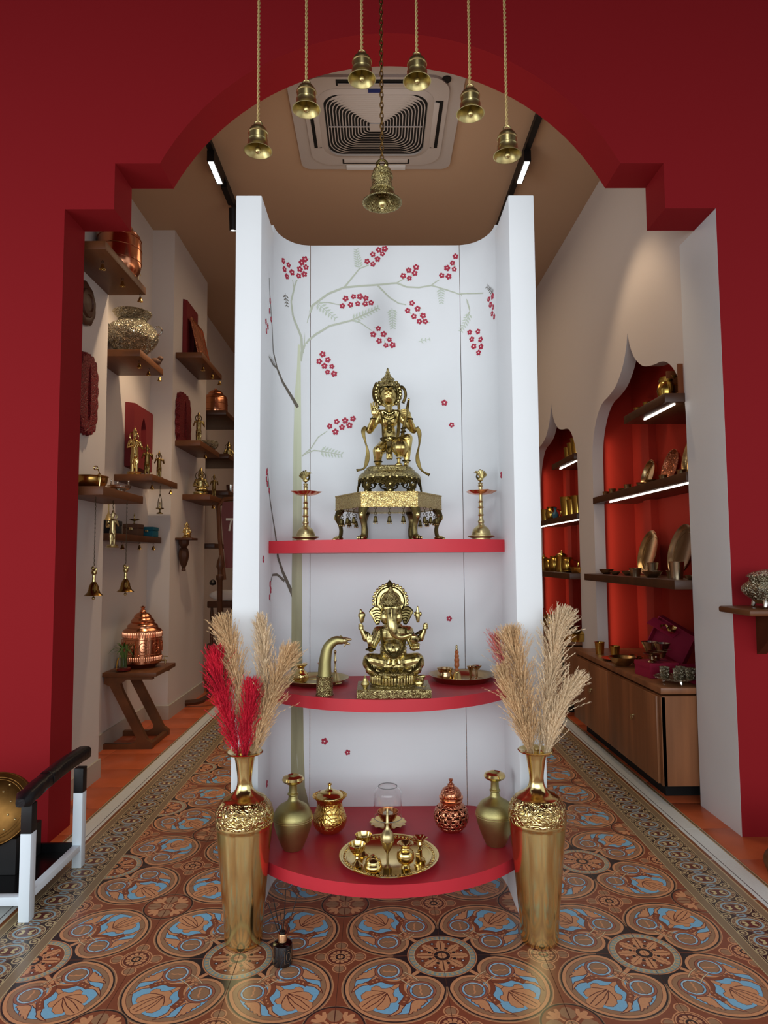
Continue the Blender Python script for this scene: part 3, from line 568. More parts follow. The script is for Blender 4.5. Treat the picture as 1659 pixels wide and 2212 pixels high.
for a_, b_, n_, l_, k_ in FRN:
    stroke(mm[k_], [a_, b_], .0025, False, .0008); dx, dz = b_[0]-a_[0], b_[1]-a_[1]; L = math.hypot(dx, dz); dx, dz = dx/L, dz/L
    for i in range(n_*2):
        t = (i//2+.6)/n_; s = 1 if i % 2 else -1; p = (a_[0]+dx*L*t, a_[1]+dz*L*t); u = (dx*.55-s*dz*.83, dz*.55+s*dx*.83); q = l_*(1.15-.5*t)*1.4
        e = (p[0]+u[0]*q, p[1]+u[1]*q); c = (p[0]+u[0]*q*.5, p[1]+u[1]*q*.5); nn = (-u[1]*q*.17, u[0]*q*.17)
        mm[k_].add([onlin(*p, .0014)[0], onlin(c[0]+nn[0], c[1]+nn[1], .0014)[0], onlin(*e, .0014)[0], onlin(c[0]-nn[0], c[1]-nn[1], .0014)[0]], [(0, 1, 2, 3)])
random.seed(3)
for s_, z_ in FLW[:68]:
    if random.random() < .62:
        a = random.uniform(0, 6.28); q = random.uniform(.016, .024); e = (s_+cos(a)*q, z_+sin(a)*q); nn = (-sin(a)*q*.13, cos(a)*q*.13); c = ((s_+e[0])/2, (z_+e[1])/2)
        mm[0].add([onlin(s_, z_, .0009)[0], onlin(c[0]+nn[0], c[1]+nn[1], .0009)[0], onlin(*e, .0009)[0], onlin(c[0]-nn[0], c[1]-nn[1], .0009)[0]], [(0, 1, 2, 3)])
LF = mat('painted_leaf_pale', (196, 206, 190), rough=.6)
mm[0].build('painted_leaves', LF, shrine, kind='stuff'); mm[1].build('painted_leaves', BRN, shrine, kind='stuff')
def flower_mesh():
    m = MB(); R = .0125; o = []
    for i in range(30):
        a = 2*pi*i/30; r = R*(.62+.38*abs(cos(2.5*a))**.6); o.append((r*sin(a), r*cos(a)))
    m.add([(x, 0, y) for x, y in o]+[(x, .0018, y) for x, y in o], [tuple(range(30))[::-1]]+[(i, (i+1) % 30, (i+1) % 30+30, i+30) for i in range(30)])
    me = m.mesh('blossom', FLM); me.materials.append(FLC); n0 = len(me.polygons)
    m.add([(.0030*cos(2*pi*i/12), -.0006, .0030*sin(2*pi*i/12)) for i in range(12)], [tuple(range(12))])
    me = m.mesh('blossom', FLM); me.materials.append(FLC); me.polygons[n0].material_index = 1; return me
fm = flower_mesh()
for s_, z_ in FLW:
    p, a = onlin(s_, z_, .0024); o = ob('blossom', fm, shrine, p, (0, random.uniform(-.0, .0), a+pi/2), scale=random.uniform(.85, 1.08)); o.rotation_euler[1] = random.uniform(-.5, .5)
# ---------------------------------------------------------------- ceiling cassette, tracks, hanging bells
ac = thing('ceiling_cassette', 'square white ceiling air conditioner with a round-cornered louvred grille seen through the arch', 'air conditioner', (-.03, 1.655, CZ))
def rrect(hx, hy, r, n=8):
    p = []
    for cx, cy, a in ((hx-r, hy-r, 0), (-hx+r, hy-r, 90), (-hx+r, -hy+r, 180), (hx-r, -hy+r, 270)):
        p += [(cx+r*cos(rad(a+90*i/n)), cy+r*sin(rad(a+90*i/n))) for i in range(n+1)]
    return p
MB().prism(rrect(.475, .46, .06), -.022, 0).build('panel', PLASTIC, ac)
MB().prism(rrect(.40, .39, .12), -.036, -.0221).build('raised_frame', PLASTIC, ac)
MB().prism(rrect(.288, .272, .09), -.0375, -.0361).build('grille_recess', DARKS, ac)
g = MB(); n = 15; gy = .0
for i in range(n):
    t = 1-i/n*.93; hx, hy = .278*t, .262*t; p = rrect(hx, hy, .10*t+.004, 5); k = len(p); vs = []; fs = []
    for x, y in p:
        vert = abs(y)/hy > abs(x)/hx; w = .0125 if vert else .0055
        s = 1-w/max(hx, .02); vs += [(x, y, -.040), (x*s, y*s, -.044 if vert else -.040)]
    for q in range(k): r = (q+1) % k; fs.append((2*q, 2*r, 2*r+1, 2*q+1))
    g.add(vs, fs)
g.box(-.27, .27, -.0035, .0035, -.046, -.042); g.box(-.035, .035, -.03, .03, -.048, -.042)
g.build('grille', PLASTIC, ac, kind='stuff')
fr = MB(); po = rrect(.322, .305, .11); pi_ = rrect(.290, .274, .092); k = len(po)
fr.add([(x, y, -.037) for x, y in po]+[(x, y, -.048) for x, y in pi_]+[(x, y, -.0362) for x, y in pi_], [(i, (i+1) % k, (i+1) % k+k, i+k) for i in range(k)]+[(i+k, (i+1) % k+k, (i+1) % k+2*k, i+2*k) for i in range(k)]); fr.build('grille_frame', PLASTIC, ac)
for a in range(4):
    M_ = Rz(a*pi/2) @ T(0, .352, 0)
    MB().box(-.21, .21, -.022, .022, -.0385, -.0361, M_).build('outlet_slot', DARKS, ac)
    MB().box(-.20, .20, -.018, .012, -.044, -.040, M_ @ Rx(rad(-14)), bev=.002).build('vane', PLASTIC, ac)
MB().box(-.19, .19, .40, .452, -.034, -.022, bev=.004).build('receiver_cover', WHITE, ac)
MB().box(-.04, .03, -.305, -.295, -.0525, -.0365).build('badge', mat('badge_blue', (40, 50, 110), rough=.4), ac)
MB().lathe([(0, -.03), (.024, -.03), (.024, -.022)], 20, T(.375, -.36, 0)).build('sensor', BLACKM, ac)

def track(x, y0, y1, lab):
    t = thing('track_light', lab, 'track light', (x, y0, CZ)); L = y1-y0
    MB().box(-.018, .018, 0, L, -.035, 0).build('track', BLACKM, t)
    return t
t = track(-1.045, 1.25, 3.6, 'black ceiling track left of the white shrine with a grid lamp and a spot')
MB().box(-.022, .022, .64, .90, -.105, -.036).build('linear_lamp', BLACKM, t)
lm = MB()
for i in range(14): lm.box(-.015, .015, .65+i*.0172, .65+i*.0172+.012, -.108, -.105)
lm.build('lens_grid', LEDS, t, kind='stuff')
MB().box(-.02, .02, .99, 1.22, -.07, -.036).build('driver_box', BLACKM, t)
s_ = MB().lathe([(0, 0), (.026, 0), (.026, -.15), (.022, -.152), (.022, -.14), (0, -.14)], 20, T(0, 1.26, -.07) @ Rx(rad(12))).build('spot_head', BLACKM, t)
MB().lathe([(0, 0), (.021, 0)], 18, T(0, 1.26, -.07) @ Rx(rad(12)) @ T(0, 0, -.146)).build('lens', LEDS, s_)
t = track(.905, 1.25, 3.6, 'black ceiling track right of the white shrine with one lit grid lamp')
MB().box(-.022, .022, .64, .90, -.105, -.036).build('linear_lamp', BLACKM, t)
lm = MB()
for i in range(14): lm.box(-.015, .015, .65+i*.0172, .65+i*.0172+.012, -.108, -.105)
lm.build('lens_grid', LEDS, t, kind='stuff')

def bell_prof(R, H):
    o = [(0, H), (.30*R, H*.995), (.52*R, H*.95), (.62*R, H*.86), (.64*R, H*.78), (.70*R, H*.77), (.71*R, H*.72), (.66*R, H*.69), (.665*R, H*.45), (.72*R, H*.42), (.70*R, H*.36), (.76*R, H*.20), (.90*R, H*.06), (R, 0)]
    i = [(.94*R, 0), (.84*R, H*.08), (.68*R, H*.24), (.60*R, H*.45), (.56*R, H*.75), (.4*R, H*.88), (0, H*.9)]
    return o+i
def cord(length, r=.0042):
    m = MB(); n = int(length/.012)
    for k in (0, 1): m.tube([(r*.75*cos(pi*k+i*1.25), r*.75*sin(pi*k+i*1.25), length*i/(n*2)) for i in range(n*2+1)], r*.62, 5)
    return m
HB = mat('bell_brass', (206, 190, 132), 1, .34, bump=('noise', 90, .2, .001), var=(18, .25))
GC = mat('gold_cord', (198, 170, 112), .3, .5)
def hang_bell(x, z, y, label, R=.0465):
    H = R*1.72; t = thing('hanging_bell', label, 'bell', (x, y, z))
    MB().lathe(bell_prof(R, H), 40).build('bell_body', HB, t)
    MB().torus((0, 0, H+.010), .0125, .0026, 18, 6, rot=(pi/2, 0, 0)).build('ring', HB, t)
    MB().tube([(0, 0, H*.88), (0, 0, -.002)], .003, 6).ell((0, 0, .003), (.0105, .0105, .012), 12).build('clapper', HB, t)
    cord(4.15-(z+H+.018)).build('cord', GC, t, loc=(0, 0, H+.018)); return t
BL = [(-.427, 2.543, 'leftmost and lowest of the six plain brass bells, over the left pillar'), (-.265, 2.688, 'second plain brass bell from the left, over the left corner of the ceiling cassette'), (-.077, 2.796, 'third plain brass bell from the left, just left of the dark chain'), (.11, 2.788, 'plain brass bell just right of the dark chain, fourth from the left'), (.289, 2.673, 'plain brass bell fifth from the left, right of the ceiling cassette'), (.412, 2.526, 'rightmost plain brass bell, hanging above the right pillar')]
for x, z, l in BL:
    t = hang_bell(x, z-.004, .10, l, .048); t['group'] = 'plain brass bells hanging on gold cords'
t = thing('chained_bell', 'large ornate antique bell on a dark chain, lowest of the hanging bells', 'bell', (-.011, .10, 2.357))
R = .0665; H = .118
MB().lathe([(0, H), (.3*R, H), (.45*R, H*.96), (.50*R, H*.86), (.47*R, H*.80), (.55*R, H*.79), (.56*R, H*.74), (.50*R, H*.72), (.52*R, H*.44), (.62*R, H*.40), (.63*R, H*.36), (.58*R, H*.33), (.66*R, H*.22), (.84*R, H*.08), (R, H*.02), (R, 0), (.93*R, 0), (.80*R, H*.08), (.60*R, H*.22), (.5*R, H*.4), (.44*R, H*.7), (.3*R, H*.85), (0, H*.9)], 44).build('bell_body', ANTE, t)
b = MB().torus((0, 0, H+.016), .017, .0045, 18, 8, rot=(pi/2, 0, 0)); b.ell((.012, 0, H+.012), .008, 10).ell((-.012, 0, H+.012), .008, 10); b.build('loop', ANT, t)
MB().tube([(0, 0, H*.9), (0, 0, .01)], .004, 6).ell((0, 0, .002), (.0155, .0155, .019), 14).ell((0, 0, -.018), (.007, .007, .008), 10).build('clapper', HB, t)
CH = mat('aged_chain', (120, 92, 52), 1, .4, var=(30, .3))
lk = MB().torus((0, 0, 0), .0085, .0022, 12, 6, rot=(pi/2, 0, 0), sc=(.72, 1, 1)); lk = MB().tube([(.0055*sin(a), 0, .0115*cos(a)) for a in [2*pi*i/12 for i in range(12)]], .0022, 6, closed=True).mesh('chain_link', CH)
z = H+.04
i = 0
while 2.357+z < 4.15: ob('chain_link', lk, t, (0, 0, z), (0, 0, pi/2*(i % 2)+.3)); z += .0185; i += 1
# ---------------------------------------------------------------- objects on the three red shelves
def star_dish(R, z, n=5, depth=.008):
    "lamp dish with n pointed spouts"
    f = lambda a, zz: 1+.22*max(0, cos(n/2*(a-pi/2)*1.0))**6 if True else 1
    g = lambda a, zz: 1+.25*abs(cos(n*a/2))**10
    return MB().lathe([(0, z-.006), (.3*R, z-.006), (.62*R, z-.002), (.80*R, z+depth), (.78*R, z+depth+.001), (.6*R, z+.001), (0, z-.002)], 60, rmod=lambda a, zz: g(a, zz) if zz > z+depth*.5 else 1+.1*abs(cos(n*a/2))**10)
def peacock(m, c, s=1, flip=1):
    c = V(c); P = lambda x, z, y=0: c+V((x*flip*s, y*s, z*s))
    m.ell(P(0, .012), (.010*s, .007*s, .007*s), 12)
    m.tube([P(.007, .013), P(.012, .020), P(.010, .030), P(.013, .035)], [.0045*s, .003*s, .0025*s, .003*s], 7)
    m.ell(P(.013, .036), .0042*s, 8); m.cap(P(.015, .036), P(.021, .034), .0014*s, .0006*s, 6)
    for i in range(7):
        a = rad(50+14*i); q = .030*s*(1-.1*abs(i-2)); m.cap(P(-.006, .013), c+V((-.006*flip*s+cos(a)*q*flip, 0, .013*s+sin(a)*q)), .0018*s, .0035*s, 6)
    m.tube([P(0, 0), P(0, .007)], .003*s, 6)
def oil_lamp(x, y, lab, flip):
    t = thing('oil_lamp', lab, 'oil lamp', (x, y, 1.236), group='standing oil lamps on the top shelf')
    MB().lathe(prof([(0, 0), (.030, 0), (.034, .004), (.034, .008)], 2)+[(.050, .014), (.050, .017)]+prof([(.036, .020), (.034, .030), (.026, .045), (.014, .054), (.010, .062)], 5), 40).build('base', BRASSM, t)
    MB().lathe(prof([(.010, .062), (.012, .070), (.0085, .080), (.0085, .090), (.012, .094), (.009, .099), (.008, .118), (.0115, .122), (.008, .127), (.0075, .140), (.0105, .143), (.007, .148), (.0065, .172)], 4), 24).build('stem', BRASSM, t)
    star_dish(.062, .176).build('dish', COPPER, t, 50)
    MB().lathe(prof([(.010, .178), (.008, .186), (.0075, .200), (.010, .203), (.007, .208), (.009, .214), (0, .216)], 4), 20).build('neck', BRASSM, t)
    m = MB(); peacock(m, (0, 0, .214), 1.15, flip); m.build('peacock_finial', ANT, t)
oil_lamp(-.300, .42, 'brass oil lamp with a bird finial left of the hexagonal stool', 1)
oil_lamp(.352, .42, 'brass oil lamp with a bird finial right of the hexagonal stool', -1)

# hexagonal stool
st = thing('hexagonal_stool', 'six-sided engraved brass stool on paw feet hung with tiny bells, topmost red shelf', 'stool', (.008, .40, 1.236))
S6 = .195; zt, zb = .166, .112
hexp = [(S6*cos(rad(60*i)), S6*sin(rad(60*i))) for i in range(6)]
MB().prism(hexp, zt-.006, zt).prism([(x*.985, y*.985) for x, y in hexp], zb+.002, zb+.006).build('top_plate', BRASSE, st)
for i in range(6):
    a = rad(60*i+30); L = S6; d = S6*cos(pi/6)
    M_ = Rz(a-pi/2) @ T(0, d-.002, 0)
    b = MB().box(-L/2, L/2, -.003, .003, zb, zt-.0005, M_).box(-L/2, L/2, .003, .0045, zt-.005, zt-.0005, M_).box(-L/2, L/2, .003, .0045, zb, zb+.004, M_)
    o = b.build('side_panel', BRASSE, st)
def paw_leg():
    m = MB(); P = [(0, 0, .118), (.012, 0, .098), (.014, 0, .080), (.006, 0, .058), (.002, 0, .040), (.004, 0, .020), (.010, 0, .010)]
    m.tube(bez(P, 4), [.020-.010*min(1, i/12) for i in range(25)], 10, flat=(1, .75))
    m.ell((.012, 0, .009), (.018, .014, .009), 12)
    for k in (-1, 0, 1): m.ell((.027, k*.009, .006), (.007, .0045, .006), 8)
    m.ell((.016, 0, .086), (.012, .010, .016), 10)
    for k in (-1, 1): m.ell((.012, k*.010, .094), (.006, .006, .008), 8)
    return m.mesh('leg', ANT)
lm = paw_leg()
for i in range(6):
    a = rad(60*i); ob('leg', lm, st, (cos(a)*(S6-.022), sin(a)*(S6-.022), 0), (0, 0, a))
tb = MB()
for k in range(3): tb.torus((0, 0, -.006-.010*k), .0045, .0011, 10, 5, rot=(pi/2, 0, pi/2*k))
tb.lathe([(0, -.034), (.004, -.035), (.006, -.042), (.0075, -.053), (.0095, -.057), (.008, -.057), (0, -.045)], 14).ell((0, 0, -.059), .003, 6)
for k in range(4): tb.ell((.006*cos(k*pi/2), .006*sin(k*pi/2), -.060), .0022, 5)
tbm = tb.mesh('hanging_tiny_bell', ANT)
for i in range(6):
    a = rad(60*i+30); d = S6*cos(pi/6)
    if i == 1: continue
    for k in (-1, 0, 1):
        p = Rz(a-pi/2) @ V((k*.048, d+.002, zb+.004)); ob('hanging_tiny_bell', tbm, st, p)

# round pierced pedestal under the kneeling figure
pz_ = thing('pierced_pedestal', 'round brass pedestal with pierced scrollwork skirt between hexagonal stool and kneeling figure', 'pedestal', (.012, .40, 1.402))
MB().lathe([(0, .104), (.082, .104), (.086, .100), (.086, .094), (.094, .092), (.096, .084), (.104, .082), (.112, .074), (.116, .066), (.116, .060), (.108, .060), (.100, .072), (0, .08)], 56).build('plinth', ANTE, pz_)
def scroll_panel():
    m = MB(); R = .113
    def P(u, v, dr=0): a = u/R; return V(((R+dr+.006*(1-v/.06))*sin(a), -(R+dr+.006*(1-v/.06))*cos(a), v))
    def curl(cx, cy, r, s, n=14): return [P(cx+s*r*(1-i/n*.75)*cos(i/n*5.2), cy+r*(1-i/n*.75)*sin(i/n*5.2)) for i in range(n)]
    for s in (-1, 1):
        m.tube(curl(s*.020, .048, .011, s), .0024, 6); m.tube(curl(s*.011, .024, .010, -s), .0026, 6); m.tube(curl(s*.033, .050, .008, s), .0022, 6)
        m.tube(bez([P(s*.038, .060), P(s*.030, .040), P(s*.016, .034), P(s*.006, .010), P(0, 0)], 5), .0030, 6); m.tube(bez([P(0, .060), P(s*.004, .045), P(s*.012, .036), P(s*.004, .022), P(0, .014)], 4), .0026, 6)
    for q in ((0, .030), (0, .008), (.024, .058), (-.024, .058), (0, .055)): m.ell(P(*q), (.006, .004, .006), 8)
    return m.mesh('scroll_panel', ANT)
sp = scroll_panel()
for i in range(8): ob('scroll_panel', sp, pz_, (0, 0, .002), (0, 0, 2*pi*i/8))

# ---- middle shelf
def plate(name, lab, x, y, z, R, m, rim=.010, h=.016, parts=True):
    t = thing(name, lab, 'plate', (x, y, z))
    MB().lathe([(0, 0), (R*.80, 0), (R*.90, h*.7), (R-rim*.2, h), (R, h+.001), (R, h+.003), (R*.97, h+.003), (R*.88, h*.7+.003), (R*.78, .003), (0, .003)], 64).build('plate_body', m, t)
    return t
MS = .715
tL = plate('round_plate', 'dull silver-brass round plate holding the little pot and hand bell, left on middle red shelf', -.262, .452, MS, .120, DBRASS if 0 else BRASSM)
MB().torus((0, 0, .0035), .055, .0012, 40, 5).torus((0, 0, .0035), .044, .001, 36, 5).build('engraved_ring', BRASSM, tL)
t = thing('water_pot', 'small round-bellied brass pot with a thin spoon, left plate of middle shelf', 'pot', (-.318, .430, MS+.004))
MB().lathe(prof([(0, 0), (.016, 0), (.026, .008), (.030, .020), (.028, .032), (.018, .042), (.014, .048), (.014, .056), (.022, .062), (.025, .066)], 4)+[(.021, .065), (.012, .054), (0, .05)], 32).build('pot_body', BRASS, t)
MB().torus((0, 0, .022), .0302, .0012, 32, 6).build('belly_ring', BRASS, t)
t2 = thing('ladle_spoon', 'thin long-handled brass spoon leaning out of the small round pot', 'spoon', (-.318, .430, MS+.052))
MB().tube([(0, 0, 0), (-.012, 0, .03), (-.022, 0, .062)], .0013, 6).ell((-.023, 0, .064), (.005, .002, .005), 10).build('handle', BRASSM, t2)
t = thing('hand_bell', 'brass hand bell with a slender turned handle behind the curved horn', 'hand bell', (-.190, .405, MS+.004))
MB().lathe([(.024, 0), (.025, .003), (.021, .012), (.014, .026), (.011, .036), (.006, .042), (0, .043)], 32).build('bell_body', BRASSM, t)
MB().lathe(prof([(.004, .041), (.006, .048), (.003, .056), (.003, .075), (.0055, .082), (.0035, .092), (.003, .108), (.0055, .115), (0, .122)], 4), 16).build('handle', BRASSM, t)
t = thing('small_dish', 'small copper stemmed dish half hidden behind the curved horn', 'dish', (-.243, .475, MS+.004))
MB().lathe([(0, 0), (.014, 0), (.012, .004), (.004, .008), (.003, .045), (.008, .050), (.018, .064), (.0165, .064), (.006, .054), (0, .052)], 28).build('dish_body', COPPER, t)
t = thing('curved_horn', 'curved brass horn with a fish head tip and engraved cuff standing upright', 'horn', (-.214, .226, MS))
pts = bez([(0, 0, 0), (.0, 0, .06), (.002, 0, .115), (.012, 0, .158), (.036, 0, .180), (.062, 0, .180)], 8)
MB().tube(pts, [.028-.0155*(i/(len(pts)-1))**.8 for i in range(len(pts))], 24).build('horn_tube', BRASSX, t)
MB().lathe([(0, 0), (.0300, 0), (.0302, .003), (.0285, .005), (.0272, .058), (.0285, .060), (.0283, .063), (.026, .064)], 40).build('engraved_cuff', ANTE, t)
h = MB().ell((.066, 0, .180), (.013, .011, .011), 14).cap((.068, 0, .185), (.088, 0, .184), .007, .0035, 10).cap((.068, 0, .175), (.084, 0, .168), .006, .0025, 10).ell((.070, -.009, .186), .003, 8).ell((.070, .009, .186), .003, 8)
h.cap((.060, 0, .190), (.054, 0, .196), .004, .002, 6); h.cap((.072, 0, .170), (.066, 0, .160), .004, .0015, 6); h.build('fish_head', BRASSM, t)

tR = plate('round_plate', 'deep polished bronze round plate right of the elephant-headed statue on middle shelf', .276, .468, MS, .122, mat('bronze', (190, 160, 120), 1, .22), h=.022)
Z2 = MS+.004
t = thing('bronze_cup', 'wide-mouthed shiny bronze cup on the right plate', 'cup', (.214, .450, Z2))
MB().lathe(prof([(0, 0), (.022, 0), (.028, .008), (.029, .020), (.026, .034), (.030, .044)], 4)+[(.0305, .046), (.027, .044), (.023, .032), (0, .02)], 36).build('cup_body', mat('bronze_b', (200, 170, 128), 1, .18), t)
t = thing('wooden_handled_bell', 'little brass bell with an orange turned wooden handle on the right plate', 'hand bell', (.256, .432, Z2))
MB().lathe([(.021, 0), (.0215, .002), (.016, .012), (.0125, .028), (.008, .036), (0, .037)], 28).build('bell_body', BRASS, t)
MB().lathe(prof([(.004, .036), (.0085, .041), (.0055, .048), (.0095, .056), (.0085, .070), (.010, .078), (.007, .086), (.009, .092), (.0055, .100), (.008, .106), (.004, .112)], 3), 20).build('handle', mat('orange_wood', (176, 98, 52), rough=.4), t)
MB().lathe(prof([(.003, .112), (.005, .117), (.003, .122), (.004, .128), (0, .134)], 3), 14).build('finial', BRASSM, t)
for (x, y, a, lab) in ((.308, .44, 0, 'narrow trumpet-shaped bronze stem cup, left of the pair on the right plate'), (.333, .46, 1, 'wide-bowled bronze stem cup at right edge of the right plate')):
    t = thing('stem_cup', lab, 'cup', (x, y, Z2))
    MB().lathe(([(0, 0), (.012, 0), (.010, .004), (.005, .010), (.006, .036), (.014, .052), (.015, .053), (.0125, .052), (.004, .036), (0, .03)] if a == 0 else [(0, 0), (.012, 0), (.010, .004), (.004, .010), (.004, .036), (.010, .040), (.018, .050), (.019, .053), (.017, .053), (.008, .043), (0, .042)]), 28).build('cup_body', tR.children[0].data.materials[0], t)

# ---- lower shelf
LSZ = .220
vp = [(0, 0), (.030, 0), (.034, .004)]+prof([(.034, .004), (.048, .035), (.061, .072), (.0665, .100), (.064, .118), (.050, .140), (.030, .152), (.018, .162), (.0145, .176)], 5)+[(.0185, .180), (.0185, .184), (.0145, .187), (.0135, .212), (.016, .216), (.034, .224), (.037, .230), (.033, .238), (.020, .243), (.016, .240), (.010, .225), (0, .21)]
for x, y, lab in ((-.318, .215, 'matte etched brass bottle vase with a mushroom lip, left end of lowest shelf'), (.354, .230, 'matte etched brass bottle vase with a mushroom lip, right end of lowest shelf')):
    t = thing('bottle_vase', lab, 'vase', (x, y, LSZ), group='matte bottle vases on the lowest shelf')
    k = .97
    MB().lathe([(r*k, z*k) for r, z in vp], 56).build('vase_body', BRASSX, t); MB().torus((0, 0, .1*k), .0668*k, .0013, 56, 6).torus((0, 0, .106*k), .0665*k, .0013, 56, 6).build('belly_ring', BRASSM, t)
    MB().lathe([(.0155*k, .213*k), (.034*k, .2235*k), (.0375*k, .230*k), (.0335*k, .2385*k), (.0205*k, .2435*k), (.0165*k, .2405*k)], 48).build('lip', BRASS, t)
t = thing('lidded_pot', 'hammered brass pot with a flared rim and knobbed lid, beside the left bottle vase', 'pot', (-.206, .345, LSZ))
MB().lathe(prof([(0, 0), (.030, .002), (.052, .020), (.060, .045), (.054, .068), (.046, .086), (.044, .104), (.052, .118), (.060, .124)], 5)+[(.0605, .126), (.050, .119), (.041, .104), (0, .10)], 48).build('pot_body', mat('hammered_brass', (232, 192, 108), 1, .2, bump=('voro', 75, .5, .0018)), t)
MB().lathe(prof([(.049, .119), (.047, .126), (.036, .136), (.016, .142)], 4)+[(.012, .144), (.010, .148), (.006, .149), (.004, .158), (.007, .162), (.008, .166), (0, .169)], 40).build('lid', BRASS, t)
t = thing('glass_lantern', 'small brass candle bowl on a scalloped saucer under a clear glass chimney', 'lantern', (-.002, .395, LSZ))
MB().lathe([(0, .004), (.03, .004), (.045, .006), (.060, .012), (.064, .014), (.062, .016), (.045, .010), (0, .008)], 72, rmod=lambda a, z: 1+(.05*cos(14*a) if z > .010 else 0)).build('saucer', BRASS, t)
MB().ell((.0, 0, .003), (.012, .012, .004), 12).build('saucer_foot', BRASS, t)
MB().lathe([(0, .008), (.016, .008), (.012, .013), (.026, .024), (.034, .040), (.038, .052), (.036, .052), (.031, .040), (.02, .028), (0, .026)], 40).build('candle_bowl', mat('warm_bronze', (190, 120, 70), 1, .22), t)
MB().lathe([(.0, .026), (.018, .027), (.018, .046), (0, .046)], 24).build('candle', mat('wax', (235, 228, 205), rough=.5), t)
MB().tube([(0, 0, .045), (0, 0, .058)], .001, 6).build('wick', BLACKM, t)
cy = prof([(.050, .030), (.051, .060), (.051, .105), (.048, .122), (.038, .134), (.034, .138)], 4)
MB().lathe(cy+[(r-.0016, z-.0006) for r, z in cy[::-1]]+[cy[0]], 56).build('glass_chimney', GLASS, t); GE = mat('glass_edge', (150, 150, 150), .3, .15); MB().torus((0, 0, .1385), .0338, .0014, 40, 6).build('glass_rim', GE, t); MB().torus((0, 0, .030), .0500, .0013, 40, 6).build('glass_rim', GE, t)
t = thing('pierced_jar', 'round copper jar with pierced lattice body and domed pierced lid', 'jar', (.219, .345, LSZ))
pr = prof([(0, 0), (.030, .002), (.052, .022), (.061, .050), (.055, .078), (.040, .094), (.034, .100)], 6)
j = MB(); n = 84
j.lathe(pr, n); F3 = []; k = len(pr)
for f in j.f:
    c = sum((V(j.v[q]) for q in f), V())/len(f); a = math.atan2(c.y, c.x); u = a/(2*pi)*14; v = (c.z-.018)/.0125; ii = math.floor(v)
    fu = (u+.5*(ii % 2)) % 1; fv = v % 1
    hole = .016 < c.z < .086 and abs(fu-.5)+abs(fv-.5)*.9 < .33
    if not hole: F3.append(f)
j.f = F3; j.sm = [True]*len(F3)
o = j.build('jar_body', COPPERH, t); md = o.modifiers.new('s', 'SOLIDIFY'); md.thickness = .0018
MB().lathe([(0, .004), (.048, .026), (.054, .05), (.048, .076), (0, .09)], 32).build('inner_liner', mat('dark_copper', (70, 34, 24), 1, .5), t)
MB().lathe([(.034, .099), (.039, .101), (.041, .106), (.038, .110), (.042, .113), (.042, .119), (.036, .122)], 44).build('collar', COPPER, t)
MB().lathe(prof([(.036, .122), (.036, .130), (.028, .144), (.016, .152), (.012, .154)], 4)+[(.012, .160), (.008, .162), (.004, .168), (.007, .173), (.008, .177), (0, .179)], 40).build('lid', COPPERH, t)

th = thing('offering_tray', 'large round polished brass tray with an embossed rim at front of lowest shelf', 'tray', (-.003, .128, LSZ))
MB().lathe([(0, 0), (.118, 0), (.128, .008), (.150, .013), (.157, .015), (.158, .018), (.155, .018), (.149, .016), (.130, .011), (.119, .003), (0, .003)], 96).build('tray_body', BRASS, th)
bd = MB()
for i in range(72):
    a = 2*pi*i/72; bd.ell((.1415*cos(a), .1415*sin(a), .0150), (.0042, .0042, .0024), 6)
bd.torus((0, 0, .0165), .150, .0012, 96, 5).torus((0, 0, .0122), .1335, .0012, 96, 5); bd.build('embossed_beads', BRASS, th, kind='stuff')
TZ = LSZ+.003
def goblet(x, y, lab, s=1):
    t = thing('goblet', lab, 'goblet', (x, y, TZ))
    MB().lathe([(q[0]*s, q[1]*s) for q in [(0, 0), (.017, 0), (.018, .003), (.010, .009), (.005, .016), (.007, .022), (.005, .027), (.014, .036), (.023, .048), (.027, .064), (.0255, .064), (.021, .049), (.010, .038), (0, .036)]], 48, rmod=lambda a, z: 1+(.045*cos(10*a) if z > .03*s else 0)).build('goblet_body', BRASS, t); return t
goblet(-.102, .085, 'front fluted brass goblet at the left of the big tray'); goblet(-.084, .158, 'rear fluted brass goblet at the left of the big tray')
t = thing('powder_box', 'small squat lidded brass box at the front of the big tray', 'box', (-.052, .042, TZ))
MB().lathe(prof([(0, 0), (.018, 0), (.027, .008), (.028, .018), (.022, .028)], 4)+[(.022, .030), (.024, .031), (.022, .036), (.012, .042), (.012, .044), (.006, .050), (0, .051)], 40).build('box_body', BRASS, t)
MB().torus((0, 0, .0295), .0235, .0018, 36, 6).build('lid_ring', BRASS, t)
t = thing('rosewater_sprinkler', 'tall slender brass sprinkler with a long spire in the middle of the tray', 'sprinkler', (-.008, .070, TZ))
MB().lathe([(0, 0), (.013, 0), (.014, .003), (.004, .008), (.0035, .042)]+prof([(.004, .042), (.013, .058), (.021, .080), (.019, .098), (.008, .114), (.005, .124)], 5)+[(.005, .13), (.0075, .132), (.005, .135), (.0035, .165), (.002, .176), (0, .178)], 40).build('sprinkler_body', BRASSM, t)
MB().torus((0, 0, .080), .0205, .0014, 32, 6).torus((0, 0, .086), .0205, .0010, 32, 6).build('belly_ring', BRASS, t)
t = thing('holy_water_pot', 'polished round brass pot with a flared neck on the right of the tray', 'pot', (.047, .062, TZ))
MB().lathe([(0, 0), (.014, 0), (.015, .004), (.011, .010)]+prof([(.012, .012), (.024, .022), (.0275, .036), (.024, .050), (.015, .058), (.014, .064), (.022, .071), (.0255, .074)], 4)+[(.022, .075), (.012, .064), (0, .06)], 40).build('pot_body', BRASS, t)
t = thing('camphor_burner', 'brass burner with a flower-shaped cup and ladle handle, right edge of tray', 'burner', (.094, .118, TZ))
